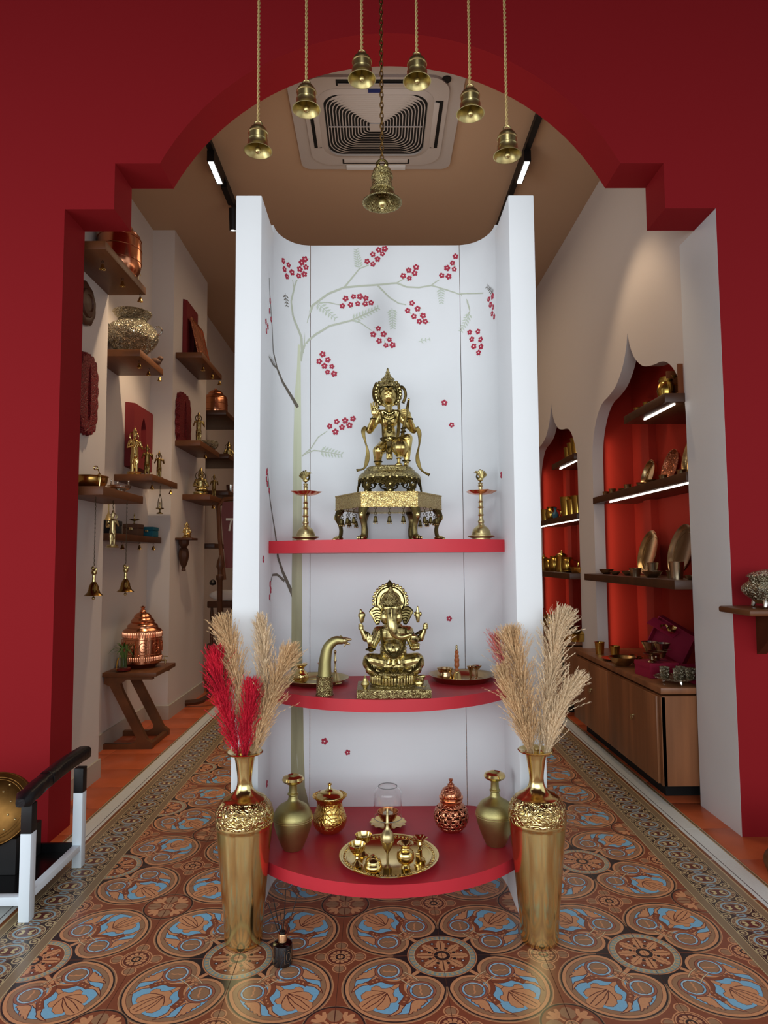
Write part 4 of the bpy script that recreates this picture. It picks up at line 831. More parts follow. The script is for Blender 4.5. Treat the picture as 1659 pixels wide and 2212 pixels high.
MB().lathe([(0, 0), (.016, 0), (.017, .003), (.008, .010), (.007, .030), (.010, .034), (.006, .040), (.009, .048), (.006, .056), (0, .058)], 28).build('stem', BRASS, t)
MB().lathe([(0, .056), (.012, .058), (.024, .068), (.0225, .069), (.011, .061), (0, .059)], 40, rmod=lambda a, z: 1+(.12*cos(6*a) if z > .06 else 0)).build('flower_cup', BRASS, t)
t = thing('incense_holder', 'short square brass incense post behind the round pot on the tray', 'incense holder', (.085, .082, TZ))
MB().box(-.006, .006, -.006, .006, 0, .038, bev=.001).lathe([(0, 0), (.012, 0), (.011, .004), (0, .004)], 20).build('post', BRASS, t)
# ---------------------------------------------------------------- cast figures (one continuous body each, ornaments as parts)
def cast(m, name, mt, parent, vox=.0016, it=3):
    me = m.mesh(name, mt, 180); o = ob(name, me, parent)
    r = o.modifiers.new('r', 'REMESH'); r.mode = 'VOXEL'; r.voxel_size = vox; r.use_smooth_shade = True
    s = o.modifiers.new('s', 'SMOOTH'); s.factor = .5; s.iterations = it; return o
def hand_up(m, w, s, k=1, lean=0, d=-.006):
    "open palm facing the viewer: w wrist, s side of the thumb"
    w = V(w); P = lambda x, z, y=0: w+V(((x+z*lean)*k, d+y*k, z*k))
    m.ell(P(0, .016), (.0095*k, .005*k, .013*k), 12)
    for i, (x, l) in enumerate(((-.0078, .018), (-.0026, .022), (.0026, .021), (.0078, .016))):
        m.cap(P(x, .022), P(x*1.25, .022+l), .0026*k, .0019*k, 8)
    m.cap(P(s*.008, .008), P(s*.015, .022), .0029*k, .0021*k, 8)
def fist(m, c, s, k=1):
    c = V(c); m.ell(c, (.010*k, .0085*k, .011*k), 12)
    for i in range(4): z = (.0075-.005*i)*k; m.tube(bez([c+V((s*.008*k, -.002*k, z)), c+V((s*.003*k, -.0105*k, z)), c+V((-s*.006*k, -.009*k, z))], 3), .0026*k, 7)
    m.cap(c+V((-s*.004*k, -.008*k, .010*k)), c+V((s*.004*k, -.011*k, .012*k)), .0028*k, .002*k, 7)
# seated elephant-headed statue
gs = thing('seated_elephant_headed_statue', 'antique brass statue of a seated four-armed elephant-headed deity on middle red shelf', 'statue', (.018, .243, .743))
k = .0002
g = lambda x, y, d=0: V(((x-795)*k, d, (1830-y)*k))
MB().box(-.1225, .1225, -.084, .080, -.028, 0, bev=.002).build('base_slab', ANTE, gs)
m = MB().lathe([(0, 0), (.080, 0), (.082, .004), (.074, .009), (.072, .034), (.080, .038), (.090, .044), (.091, .050), (.084, .054), (0, .054)], 48, Matrix.Diagonal((1, .80, .98, 1)))
m.build('lotus_seat', ANTE, gs)
m = MB()
for i in range(22):
    a = pi*1.04+pi*.92*i/21; m.cap((.0765*cos(a), .061*sin(a), .012), (.0775*cos(a), .062*sin(a), .033), .0042, .0035, 7); m.ell((.0785*cos(a), .063*sin(a), .036), .0042, 6)
m.build('seat_figures', ANT, gs, kind='stuff')
b = MB()
b.ell(g(795, 1500), (.060, .045, .030), 20); b.ell(g(795, 1250, -.008), (.046, .044, .048), 20); b.ell(g(795, 980, 0), (.046, .034, .046), 18)
b.cap(g(560, 940), g(1030, 940), .022, .022)
for s in (-1, 1):
    X = lambda x: 795+s*x
    b.cap(g(X(140), 1470, -.005), g(X(385), 1400, -.022), .032, .026, 16); b.cap(g(X(400), 1440, -.020), g(X(330), 1560, -.030), .025, .020, 14)
    b.cap(g(X(380), 1540, -.030), g(X(150), 1610, -.046), .019, .011, 12); b.ell(g(X(120), 1640, -.053), (.015, .011, .009), 10)
    for t in range(4): b.cap(g(X(95+t*22), 1655, -.058), g(X(88+t*24), 1668, -.066), .0026, .002, 6)
    b.cap(g(X(255), 930, 0), g(X(330), 1080, .004), .019, .015, 12); b.cap(g(X(330), 1080, .004), g(X(465), 1040, -.008), .014, .011, 12); b.cap(g(X(465), 1040, -.008), g(X(530), 900, -.012), .012, .008, 12)
    fist(b, g(X(545), 840, -.014), s, .95)
# front arms
b.cap(g(560, 950, -.01), g(430, 1170, -.030), .017, .013, 12); b.cap(g(420, 1190, -.032), g(405, 1120, -.044), .013, .008, 12); hand_up(b, g(400, 1150, -.044), 1, 1.0, -.05)
b.cap(g(1040, 950, -.01), g(1140, 1190, -.026), .017, .012, 12); b.cap(g(1140, 1190, -.026), g(1160, 1150, -.050), .012, .009, 12); b.ell(g(1160, 1120, -.054), (.016, .010, .008), 12)
for t in range(4): b.tube(bez([g(1100+38*t, 1130, -.060), g(1098+38*t, 1160, -.068), g(1100+38*t, 1195, -.064)], 3), .0030, 7)
# head, brow, trunk, jaw
b.ell(g(765, 610, -.022), (.037, .032, .038), 20); b.ell(g(705, 520, -.032), (.020, .020, .018), 14); b.ell(g(820, 520, -.032), (.020, .020, .018), 14); b.cap(g(775, 860, -.005), g(780, 760, -.01), .030, .026)
for s in (-1, 1): b.ell(g(765+s*105, 680, -.034), (.017, .016, .024), 12); b.cap(g(765+s*70, 800, -.046), g(765+s*92, 845, -.062), .0045, .002, 8)
tp = bez([g(762, 560, -.045), g(764, 690, -.060), (g(775, 810, -.067)), g(795, 900, -.068), g(840, 965, -.066), g(920, 990, -.064), g(1010, 970, -.062), g(1095, 945, -.060)], 5)
b.tube(tp, [.0200-.0130*(i/(len(tp)-1)) for i in range(len(tp))], 14)
for s in (-1, 1): b.ell(g(765+s*95, 600, -.050), (.0065, .004, .004), 10)
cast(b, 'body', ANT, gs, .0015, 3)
for s in (-1, 1):
    # ears: cupped fans with ribs
    o = [(170, 560), (215, 500), (290, 492), (352, 540), (378, 585), (340, 660), (300, 740), (250, 810), (205, 800), (175, 700)]
    M_ = Matrix(((1, 0, 0, 0), (0, 0, 1, 0), (0, 1, 0, 0), (0, 0, 0, 1)))
    pts = [((s*(x))*k-.006, (1830-y)*k) for x, y in o]; e = MB()
    cx = sum(p[0] for p in pts)/len(pts); cz = sum(p[1] for p in pts)/len(pts); n = len(pts)
    vs = [(p[0], -.026, p[1]) for p in pts]+[(cx+(p[0]-cx)*.8, -.016, cz+(p[1]-cz)*.8) for p in pts]+[(cx, -.013, cz)]+[(p[0], -.018, p[1]) for p in pts]
    e.add(vs, [(i, (i+1) % n, (i+1) % n+n, i+n) for i in range(n)]+[(i+n, (i+1) % n+n, 2*n) for i in range(n)]+[((i+1) % n, i, i+2*n+1, (i+1) % n+2*n+1) for i in range(n)]+[tuple(2*n+1+i for i in range(n))], True)
    for q in range(5):
        z0 = 575+q*44; e.tube(bez([V(((s*190)*k-.006, -.020, (1830-z0)*k)), V(((s*250)*k-.006, -.019, (1830-z0+16)*k)), V(((s*(335-q*22))*k-.006, -.023, (1830-z0-8)*k))], 4), .0022, 6)
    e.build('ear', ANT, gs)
# halo and crown
hm = MB(); hc = g(752, 420, .004); R = .056
hm.lathe([(0, -.003), (R*.98, -.003), (R, 0), (R*.98, .003), (0, .003)], 48, T(*hc) @ Rx(pi/2)); hm.torus(hc+V((0, -.004, 0)), R*.86, .003, 48, 6, rot=(pi/2, 0, 0)); hm.torus(hc+V((0, -.004, 0)), R*.62, .002, 48, 6, rot=(pi/2, 0, 0))
for i in range(19):
    a = rad(-22+224*i/18); hm.ell(hc+V((cos(a)*R*1.03, -.001, sin(a)*R*1.03)), (.0062, .004, .0062), 10)
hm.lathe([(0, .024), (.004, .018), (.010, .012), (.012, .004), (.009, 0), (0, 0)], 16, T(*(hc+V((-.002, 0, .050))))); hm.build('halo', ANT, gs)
cm = MB().lathe(prof([(.036, 0), (.038, .006), (.034, .014), (.030, .024), (.019, .040), (.010, .048), (.006, .058), (0, .064)], 4), 32, T(*g(758, 475, -.020)))
for i in range(13): a = pi+pi*i/12; cm.ell(g(758, 462, -.020)+V((.038*cos(a), .038*sin(a), 0)), .0040, 8)
cm.ell(g(752, 372, -.055), .0068, 12); cm.torus(g(752, 372, -.055), .0095, .0018, 20, 6, rot=(pi/2, 0, 0))
for s in (-1, 1): cm.torus(g(752+s*95, 378, -.046), .0105, .0022, 16, 6, rot=(pi/2, 0, s*.4)); cm.ell(g(752+s*95, 378, -.048), .005, 8)
cm.ell(g(750, 250, -.040), (.006, .004, .012), 10); cm.build('crown', ANTE, gs)
# garland, belt pendants, drapery folds, bangles
U = bez([g(590, 860, -.040), g(600, 1050, -.046), g(650, 1220, -.056), g(795, 1318, -.060), g(935, 1220, -.056), g(990, 1050, -.046), g(1000, 860, -.040)], 8)
gm = MB().tube(U, .0036, 8)
for i, p in enumerate(U[4:-4]):
    if i % 2: c = g(795, 1100, -.05); gm.ell(p+(p-c).normalized()*.0085, .0032, 7)
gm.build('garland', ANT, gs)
jm = MB()
for s in (-1, 0, 1): jm.cap(g(795+s*75, 1355, -.060), g(795+s*95, 1440-abs(s)*20, -.062), .004, .0065, 8)
jm.tube(bez([g(690, 1215, -.053), g(795, 1265, -.060), g(900, 1215, -.053)], 5), .003, 6); jm.cap(g(795, 1170, -.055), g(795, 1215, -.057), .006, .008, 8)
for s in (-1, 1):
    for q in range(5):
        x0 = 795+s*(250-q*8); jm.tube(bez([g(795+s*(470-q*34), 1350+q*26, -.045+.002*q), g(795+s*(400-q*30), 1500+q*22, -.058), g(795+s*(250-q*20), 1570+q*8, -.056), g(795+s*(170-q*10), 1520+q*18, -.050)], 4), .0026, 6)
jm.tube(bez([g(700, 1560, -.062), g(795, 1640, -.068), g(890, 1560, -.062)], 4), .004, 6); jm.tube(bez([g(720, 1520, -.06), g(795, 1590, -.066), g(870, 1520, -.06)], 4), .004, 6)
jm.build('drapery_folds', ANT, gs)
bg_ = MB()
for p, r, ro in ((g(345, 945, -.01), .0125, (0, .5, 0)), (g(1232, 945, -.01), .0125, (0, -.5, 0)), (g(410, 1205, -.038), .0145, (0, 0, 0)), (g(1150, 1195, -.038), .0145, (0, 0, 0))): bg_.torus(p, r, .003, 20, 6, rot=ro)
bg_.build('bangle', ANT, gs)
tm_ = MB().cap(g(262, 745, -.018), g(270, 640, -.018), .007, .0115, 12).cap(g(270, 640, -.018), g(245, 560, -.018), .009, .004, 10).ell(g(240, 650, -.018), (.008, .005, .010), 10).build('held_shell', ANT, gs)
MB().cap(g(1215, 745, -.018), g(1210, 640, -.018), .006, .0095, 12).cap(g(1210, 600, -.018), g(1212, 510, -.018), .007, .0028, 10).ell(g(1165, 630, -.018), (.004, .004, .008), 8).ell(g(1262, 630, -.018), (.004, .004, .008), 8).build('held_lotus', ANT, gs)
MB().lathe([(0, 0), (.010, 0), (.016, .008), (.0165, .012), (.012, .018), (.012, .024), (0, .030)], 20, T(*g(1135, 1095, -.056))).build('sweet_bowl', ANT, gs)
mo = MB().ell(g(1220, 1760, -.045), (.016, .012, .012), 12).ell(g(1260, 1700, -.05), (.009, .007, .008), 10).cap(g(1240, 1700, -.055), g(1200, 1660, -.06), .005, .004, 8).cap(g(1190, 1655, -.05), g(1290, 1650, -.05), .006, .007, 8).tube(bez([g(1180, 1800, -.05), g(1300, 1810, -.06), g(1340, 1790, -.05)], 4), .0022, 6)
cast(mo, 'mouse', ANT, gs, .0014, 1)
MB().lathe([(0, 0), (.007, 0), (.007, .005), (.014, .014), (.014, .018), (.008, .026), (.008, .030), (.003, .040), (0, .046)], 18, T(*g(320, 1905, -.058)) @ T(0, 0, .014)).build('fruit_pot', ANT, gs)

# kneeling monkey-faced statue
hs = thing('kneeling_statue', 'polished brass statue of a kneeling crowned monkey-faced deity with a mace, atop pierced pedestal', 'statue', (.012, .395, 1.506))
k2 = .000213
h = lambda x, y, d=0: V(((x-775)*k2, d, (1820-y)*k2))
b = MB()
b.ell(h(775, 1420, .006), (.036, .028, .024), 18); b.cap(h(775, 1400, .004), h(775, 1180, .004), .027, .025, 16); b.ell(h(775, 960, .002), (.040, .026, .036), 18); b.cap(h(625, 880, .004), h(935, 880, .004), .0185, .0185, 14); b.cap(h(775, 830, 0), h(772, 730, 0), .015, .0135, 14)
b.ell(h(768, 560, -.004), (.0300, .028, .037), 18); b.ell(h(765, 590, -.022), (.0165, .012, .013), 12); b.ell(h(765, 655, -.014), (.018, .013, .009), 12)
for s in (-1, 1): b.ell(h(765+s*42, 545, -.030), (.0085, .006, .0075), 10); b.ell(h(765+s*46, 445, -.026), (.008, .005, .003), 8); b.ell(h(765+s*125, 510, 0), (.006, .008, .012), 10)
b.ell(h(765, 520, -.034), (.004, .004, .006), 8); b.cap(h(735, 625, -.028), h(795, 625, -.028), .003, .003, 8)
# arms
b.cap(h(615, 890, 0), h(440, 1170, -.006), .0165, .0125, 14); b.cap(h(432, 1170, -.006), h(505, 980, -.030), .0135, .0085, 12); hand_up(b, h(515, 960, -.028), 1, 1.28, .02, -.004)
b.cap(h(940, 890, 0), h(1195, 1170, -.004), .0165, .0125, 14); b.cap(h(1200, 1170, -.004), h(1130, 1000, -.030), .0130, .0085, 12); b.ell(h(1075, 915, -.040), (.016, .009, .013), 12); b.cap(h(1130, 985, -.032), h(1085, 925, -.040), .009, .009, 10)
for t in range(4): b.tube(bez([h(1110, 860+38*t, -.046), h(1045, 855+38*t, -.056), h(975, 862+34*t, -.046)], 4), .0034, 7)
# legs: left knee down, right knee raised
b.cap(h(700, 1440, 0), h(585, 1560, -.046), .026, .020, 14); b.cap(h(580, 1560, -.046), h(575, 1755, -.036), .020, .0125, 14); b.cap(h(575, 1760, -.03), h(620, 1780, .03), .013, .010, 10)
b.cap(h(850, 1430, 0), h(1085, 1350, -.044), .026, .019, 14); b.cap(h(1090, 1350, -.044), h(1065, 1740, -.036), .0185, .011, 14); b.cap(h(1060, 1785, -.034), h(1045, 1795, -.062), .0105, .007, 10)
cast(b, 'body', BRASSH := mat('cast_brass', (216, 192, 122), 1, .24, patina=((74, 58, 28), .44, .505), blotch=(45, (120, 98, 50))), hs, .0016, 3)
cm = MB().lathe(prof([(.033, 0), (.036, .008), (.032, .018), (.026, .034), (.018, .048)], 4)+[(.012, .054), (.013, .058), (.008, .062), (.009, .070), (.005, .078), (.0055, .084), (0, .092)], 36, T(*h(758, 410, 0)) @ Matrix.Diagonal((.92, .92, .83, 1)))
for r_, zz in ((.036, .006), (.031, .022), (.024, .037)):
    for i in range(18): a = 2*pi*i/18; cm.ell(h(758, 410, 0)+V((r_*.93*cos(a), r_*.93*sin(a), zz*.83)), .0036, 6)
cm.ell(h(758, 330, -.033), .0055, 10); cm.build('crown', ANTE, hs)
hm = MB()
for i in range(21):
    a = rad(-48+276*i/20)
    if 60 < math.degrees(a) < 120: continue
    p = h(762, 500, .006)+V((cos(a)*.046, 0, sin(a)*.052)); hm.ell(p, (.0085, .006, .0085), 10); hm.torus(p+V((0, -.004, 0)), .0052, .0016, 12, 5, rot=(pi/2, 0, 0))
hm.lathe([(0, -.004), (.044, -.004), (.047, 0), (.044, .004), (0, .004)], 40, T(*h(762, 500, .012)) @ Rx(pi/2) @ Matrix.Diagonal((1, 1.12, 1, 1))); hm.torus(h(762, 520, -.006), .034, .0028, 36, 6, rot=(pi/2, 0, 0), sc=(1, 1.2, 1)); hm.build('mane_curls', ANT, hs)
MB().tube(bez([h(900, 1500, .03), h(960, 1000, .04), h(950, 600, .03), h(985, 390, .012), h(1045, 440, .0), h(1068, 540, -.004), h(1050, 620, -.006), h(1020, 690, -.006)], 6), [.0055]*42+[.0072, .0072, .0072, .006, .004, .002, .001], 10).build('tail', BRASSH, hs)
MB().tube(bez([h(560, 300, .012), h(510, 420, .01), h(505, 560, .006), h(545, 680, .002), h(600, 770, 0)], 5), .0042, 8).build('head_band', BRASSH, hs)
def ribbon(pts, w, th, name):
    P = bez(pts, 6); m = MB(); vs = []; fs = []; n = len(P)
    for i, p in enumerate(P):
        t = (P[min(i+1, n-1)]-P[max(i-1, 0)]).normalized(); a = V((0, -1, 0)).cross(t).normalized(); q = V((0, 1, 0))
        ww = w*(.8+.35*sin(i*.35)); 
        vs += [p-a*ww-q*th, p+a*ww-q*th*2.2, p+a*ww+q*th, p-a*ww+q*th]
    for i in range(n-1):
        for j in range(4): l = (j+1) % 4; fs.append((i*4+j, i*4+l, i*4+4+l, i*4+4+j))
    fs += [(0, 3, 2, 1), ((n-1)*4, (n-1)*4+1, (n-1)*4+2, (n-1)*4+3)]
    o = m.add(vs, fs, True).build(name, BRASSH, hs, 80); s = o.modifiers.new('b', 'BEVEL'); s.width = .0015; s.segments = 2; s.limit_method = 'ANGLE'; return o
ribbon([h(370, 1110, -.012), h(325, 1200, -.014), h(360, 1370, -.012), h(400, 1540, -.01), h(385, 1720, -.012), h(330, 1840, -.012), h(205, 1875, -.014)], .0072, .003, 'shawl_end')
ribbon([h(1255, 1120, -.01), h(1300, 1240, -.012), h(1295, 1420, -.012), h(1260, 1600, -.012), h(1275, 1760, -.014), h(1340, 1890, -.016), h(1465, 1965, -.018)], .0068, .003, 'shawl_end')
gm = MB().tube(bez([h(630, 880, -.026), h(655, 1050, -.034), h(665, 1300, -.036), h(680, 1480, -.040), h(770, 1600, -.044), h(860, 1480, -.042), h(905, 1300, -.036), h(930, 1050, -.034), h(955, 880, -.026)], 6), .0034, 8).ell(h(770, 1640, -.044), (.005, .004, .009), 8); gm.build('garland', BRASSH, hs)
jm = MB()
for q, (y, w_) in enumerate(((860, 88), (905, 105), (985, 120))):
    U = bez([h(775-w_, y-30, -.022), h(775, y+30, -.034), h(775+w_, y-30, -.022)], 6); jm.tube(U, .0026, 6)
    if q < 2:
        for p in U[::2]: jm.ell(p+V((0, -.002, -.006)), .0036, 6)
for y in (1060, 1130, 1200): jm.torus(h(775, y, -.028), .0072, .002, 14, 6, rot=(pi/2, 0, 0), sc=(1.2, .8, 1)); jm.ell(h(775, y+15, -.030), .004, 8)
jm.torus(h(775, 1310, .004), .030, .0042, 36, 8, sc=(1, .85, 1)).ell(h(780, 1325, -.026), (.010, .005, .009), 12)
for x in (745, 775, 805): jm.cap(h(x, 1400, -.034), h(x, 1680, -.040), .005, .006, 8)
for p, r in ((h(500, 990, -.028), .0108), (h(1132, 1000, -.030), .0108), (h(540, 1040, -.0), .0), (h(578, 1740, -.036), .0145), (h(1066, 1725, -.036), .0135)):
    if r: jm.torus(p, r, .0026, 20, 6)
jm.build('jewellery', ANT, hs, kind='stuff')
mc = MB().tube([h(1108, 690, -.052), h(1090, 800, -.052), h(1060, 950, -.052), h(1010, 1220, -.054), h(990, 1350, -.056)], [.004, .0055, .0058, .0062, .0075], 12).ell(h(1112, 680, -.052), .0045, 8)
for y, x in ((1180, 1018), (1240, 1008), (1330, 993)): mc.torus(h(x, y, -.055), .0088, .0028, 18, 6, rot=(0, -.18, 0))
T_ = T(*h(955, 1520, -.060)); mc.lathe([(0, -.034), (.013, -.034), (.013, -.031)]+prof([(.016, -.028), (.027, -.012), (.030, .002), (.026, .018), (.014, .029), (.008, .034)], 4)+[(0, .036)], 40, T_, rmod=lambda a, z: 1+.04*cos(12*a))
mc.lathe([(0, 0), (.013, 0), (.013, .004), (.006, .010), (.006, .022), (.012, .026), (0, .028)], 24, T(h(930, 0).x, -.060, .0)); mc.build('mace', BRASSH, hs)
# ---------------------------------------------------------------- floor: tall vases, pampas, reed diffuser, stand, gong, right edge
fv = [(0, 0), (.052, 0), (.056, .003), (.0575, .012)]+prof([(.0575, .012), (.060, .06), (.067, .14), (.075, .23), (.083, .315), (.0865, .352)], 4)+[(.0885, .356), (.0880, .362)]
fs_ = prof([(.0880, .362), (.0890, .385), (.083, .408), (.066, .430), (.042, .444), (.028, .458), (.0225, .478), (.0235, .505), (.030, .548)], 6)
fr_ = [(.033, .560), (.045, .566), (.055, .568), (.0565, .571), (.053, .573), (.040, .570), (.028, .560), (.019, .50), (.018, .47), (0, .46)]
EMB = mat('embossed_leaf_brass', (232, 210, 150), 1, .15, bump=('scroll', 30, .45, .0022), groove=(190, 160, 96))
FB = mat('mirror_brass', (232, 208, 142), 1, .17, bump=('grain', 22, .05, .001))
for x, y, lab in ((-.452, .082, 'tall polished brass floor vase on the left holding beige and crimson plumes'), (.458, .074, 'tall polished brass floor vase on the right holding only beige plumes')):
    t = thing('floor_vase', lab, 'vase', (x, y, 0), group='tall brass floor vases')
    MB().lathe(fv, 80, rmod=lambda a, z: 1+(.004*cos(12*a) if .02 < z < .35 else 0)).build('vase_body', FB, t)
    MB().lathe(fs_[:19], 96, rmod=lambda a, z: 1+.006*abs(sin(5*a+z*60))).build('embossed_shoulder', EMB, t)
    MB().lathe(fs_[18:]+fr_, 64).build('neck', FB, t)
PT = mat('pampas_beige', (226, 192, 146), rough=.8, var=(14, .16), spec=.15); PT2 = mat('pampas_cream', (238, 214, 178), rough=.8, var=(14, .12), spec=.15); PR = mat('pampas_crimson', (212, 40, 62), rough=.8, var=(16, .22), spec=.15)
def plume(axis, wid, m, lab, group, n=2300, t0=.10, stray=0, seed=1):
    "a stem with feathery branchlets, each set with short seed hairs"
    random.seed(seed); A = bez(axis, 10); N = len(A)-1
    t = thing('pampas_plume', lab, 'dried grass', A[0], group=group)
    o = A[0]; A = [p-o for p in A]
    MB().tube(A, [.0022*(1-.7*i/N) for i in range(N+1)], 5).build('stem', m, t)
    vs = []; fs = []
    def strip(P, hw, sd):
        b = len(vs)
        for j, z in enumerate(P): ww = hw*(1-.75*j/(len(P)-1)); vs.extend((z-sd*ww, z+sd*ww))
        for j in range(len(P)-1): fs.append((b+2*j, b+2*j+1, b+2*j+3, b+2*j+2))
    nb = int(n/5.4); wid *= 1.12
    for i in range(nb):
        u = t0+(1.0-t0)*(i+random.random())/nb; f = min(u, .999)*N; k = min(int(f), N-1); p = A[k].lerp(A[k+1], f-k); d = (A[k+1]-A[k]).normalized()
        a = i*2.39996+random.uniform(-.5, .5); s = d.cross(V((0, 1, 0))).normalized(); q = s.cross(d); o_ = (s*cos(a)+q*sin(a)*.85)
        q_ = (u-t0)/(1-t0); w = wid*(.10+.92*sin(pi*min(1, q_*.62+.20)))*random.uniform(.35, 1.12)
        if q_ > .85: w *= 1-(q_-.85)*4.5
        L = random.uniform(.7, 1.2)*(.078 if q_ < .8 else .078-(q_-.8)*.18); st = stray and random.random() < .05
        if st: w *= 1.7
        P = [p]; jx = V((random.uniform(-1, 1), random.uniform(-1, 1), random.uniform(-.6, .6)))*.006
        for j in range(1, 8): x = j/7; P.append(p+d*L*x+o_*w*(x**.8)+jx*x*x-V((0, 0, 1))*(.010 if st else .005)*x*x)
        sd = d.cross(o_).normalized(); strip(P, .0007, sd)
        for h_ in range(26):
            x = (h_+.5)/26*7; k2_ = min(int(x), 6); c = P[k2_].lerp(P[k2_+1], x-k2_); dd = (P[k2_+1]-P[k2_]).normalized()
            r = V((random.gauss(0, 1), random.gauss(0, 1), random.gauss(0, 1))); r = (r-dd*r.dot(dd)).normalized(); l = random.uniform(.006, .011)
            e = c+dd*l*.85+r*l*.5; strip([c, c.lerp(e, .5), e], .0009, r.cross(dd))
    MB().add(vs, fs, False).build('plume_fibres', m, t, 180, kind='stuff'); return t
xl, yl = -.452, .082
GB = 'beige pampas plumes in the left vase'; GR = 'crimson pampas plumes in the left vase'; G2 = 'beige pampas plumes in the right vase'
plume([(xl-.005, yl, .48), (xl-.012, yl+.01, .60), (xl-.022, yl+.01, .75), (xl-.045, yl+.005, .88), (xl-.070, yl, .955)], .044, PT, 'tall beige pampas plume standing behind the crimson ones, leaning left over the pillar', GB, 2600, .26, seed=1)
plume([(xl+.006, yl, .48), (xl+.025, yl+.015, .60), (xl+.052, yl+.02, .75), (xl+.055, yl+.02, .87), (xl+.045, yl+.02, .955)], .034, PT2, 'slim upright beige pampas plume between the two others, left vase', GB, 2200, .26, seed=2)
plume([(xl+.008, yl, .48), (xl+.030, yl-.01, .57), (xl+.068, yl-.01, .70), (xl+.105, yl-.01, .80), (xl+.138, yl-.01, .870)], .042, PT, 'beige pampas plume leaning right towards the shelves, left vase', GB, 2800, .2, 1, seed=3)
plume([(xl-.006, yl, .48), (xl-.024, yl-.012, .58), (xl-.055, yl-.015, .70), (xl-.080, yl-.015, .79), (xl-.088, yl-.015, .858)], .038, PR, 'taller crimson pampas plume leaning left out of the left vase', GR, 2400, .2, 1, seed=4)
plume([(xl, yl-.008, .48), (xl+.004, yl-.022, .56), (xl+.012, yl-.028, .65), (xl+.020, yl-.03, .71), (xl+.024, yl-.03, .755)], .032, PR, 'shorter crimson pampas plume upright at the front of the left vase', GR, 2000, .2, seed=5)
xl, yl = .458, .074
plume([(xl-.004, yl, .48), (xl-.012, yl, .60), (xl-.035, yl+.005, .75), (xl-.055, yl+.005, .85), (xl-.068, yl+.005, .915)], .052, PT, 'wide beige pampas plume leaning left over the shelf end, right vase', G2, 3000, .2, 1, seed=6)
plume([(xl+.003, yl, .48), (xl+.020, yl+.01, .60), (xl+.050, yl+.012, .76), (xl+.070, yl+.012, .90), (xl+.098, yl+.012, .975)], .050, PT2, 'tallest pale pampas plume leaning right with a drooping tip, right vase', G2, 3200, .2, 1, seed=7)
plume([(xl+.008, yl-.01, .48), (xl+.030, yl-.015, .57), (xl+.062, yl-.018, .67), (xl+.090, yl-.018, .73), (xl+.122, yl-.018, .775)], .034, PT2, 'short pale pampas plume splaying low to the right, right vase', G2, 1800, .2, 1, seed=8)
plume([(xl-.008, yl-.01, .48), (xl-.022, yl-.018, .57), (xl-.052, yl-.02, .66), (xl-.078, yl-.02, .74), (xl-.098, yl-.02, .80)], .034, PT, 'short beige pampas plume low on the left side, right vase', G2, 1800, .2, 1, seed=9)
plume([(xl-.006, yl+.02, .50), (xl-.03, yl+.03, .62), (xl-.065, yl+.035, .76), (xl-.092, yl+.035, .84), (xl-.104, yl+.035, .885)], .030, mat('pampas_pink', (216, 120, 110), rough=.8), 'faint pinkish pampas plume hidden behind the wide beige one, right vase', 'pink plume', 700, .3, seed=10)

t = thing('reed_diffuser', 'small dark glass reed diffuser with black reeds on the tiles before the shrine', 'diffuser', (-.316, -.030, 0))
MB().lathe([(0, 0), (.025, 0), (.0282, .003), (.0285, .006), (.0285, .052), (.0275, .058), (.022, .0625), (.013, .064), (0, .064)], 48).build('bottle', mat('dark_amber_glass', (16, 6, 6), rough=.06, coat=.6), t)
MB().lathe([(0, .062), (.0125, .062), (.0125, .084), (.012, .085), (0, .085)], 36).build('collar', mat('rose_gold', (226, 176, 132), 1, .25), t)
MB().lathe([(0, .085), (.0085, .085), (.0085, .091), (0, .091)], 24).build('stopper', BLACKM, t)
MB().lathe([(.0287, .012), (.0287, .050)], 12, arc=(rad(-72), rad(-22))).build('label', BLACKM, t)
lb = MB(); ar = lambda a, z: (.0289*cos(rad(a)), .0289*sin(rad(a)), z)
lb.tube([ar(-70, .014), ar(-70, .048), ar(-47, .049), ar(-24, .048), ar(-24, .014), ar(-47, .013)], .0004, 4, closed=True).tube([ar(-68+44*i/16-22*0, .031+.014*sin(2*pi*i/16)) if 0 else ar(-47+14*cos(2*pi*i/20), .031+.012*sin(2*pi*i/20)) for i in range(20)], .00035, 4, closed=True); lb.build('label_border', mat('label_line', (170, 130, 96), rough=.4), t)
for dx, dy, z in ((-.046, .012, .165), (-.026, -.010, .186), (-.004, -.016, .150), (.008, .004, .206), (.045, .010, .196)):
    MB().tube([(dx*.06, dy*.06, .06), (dx, dy, z)], .0013, 6).build('reed', BLACKM, t)

# white framed stand with padded rail, left edge
PALEB = mat('white_metal', (226, 238, 246), rough=.4)
t = thing('metal_stand', 'white metal frame stand with black padded handrail on the tiles at left edge', 'stand', (-1.19, .2, 0))
wx = .018
for x, y in ((0, .024), (0, .406), (-.62, .024), (-.62, .406)):
    MB().box(x-wx, x+wx, y-wx, y+wx, 0, .279, bev=.002).build('leg', PALEB, t)
    MB().box(x-wx, x+wx, y-wx, y+wx, .2792, .372, bev=.002).build('leg_sleeve', BLACKM, t)
for x in (0, -.62): MB().box(x-.014, x+.014, .024+wx, .406-wx, .062, .086, bev=.002).build('side_rail', PALEB, t)
for y in (.024, .406): MB().box(-.62+wx, -wx, y-.014, y+.014, .050, .078, bev=.002).build('cross_rail', PALEB, t)
tr = MB().box(-.602, -.018, .04, .392, .056, .062).box(-.602, -.594, .04, .392, .062, .085).box(-.026, -.018, .04, .392, .062, .075).box(-.602, -.018, .384, .392, .062, .095).box(-.602, -.018, .04, .048, .062, .070)
tr.build('black_tray', BLACK, t)
pd = MB(); n = 18; vs = []; fs = []
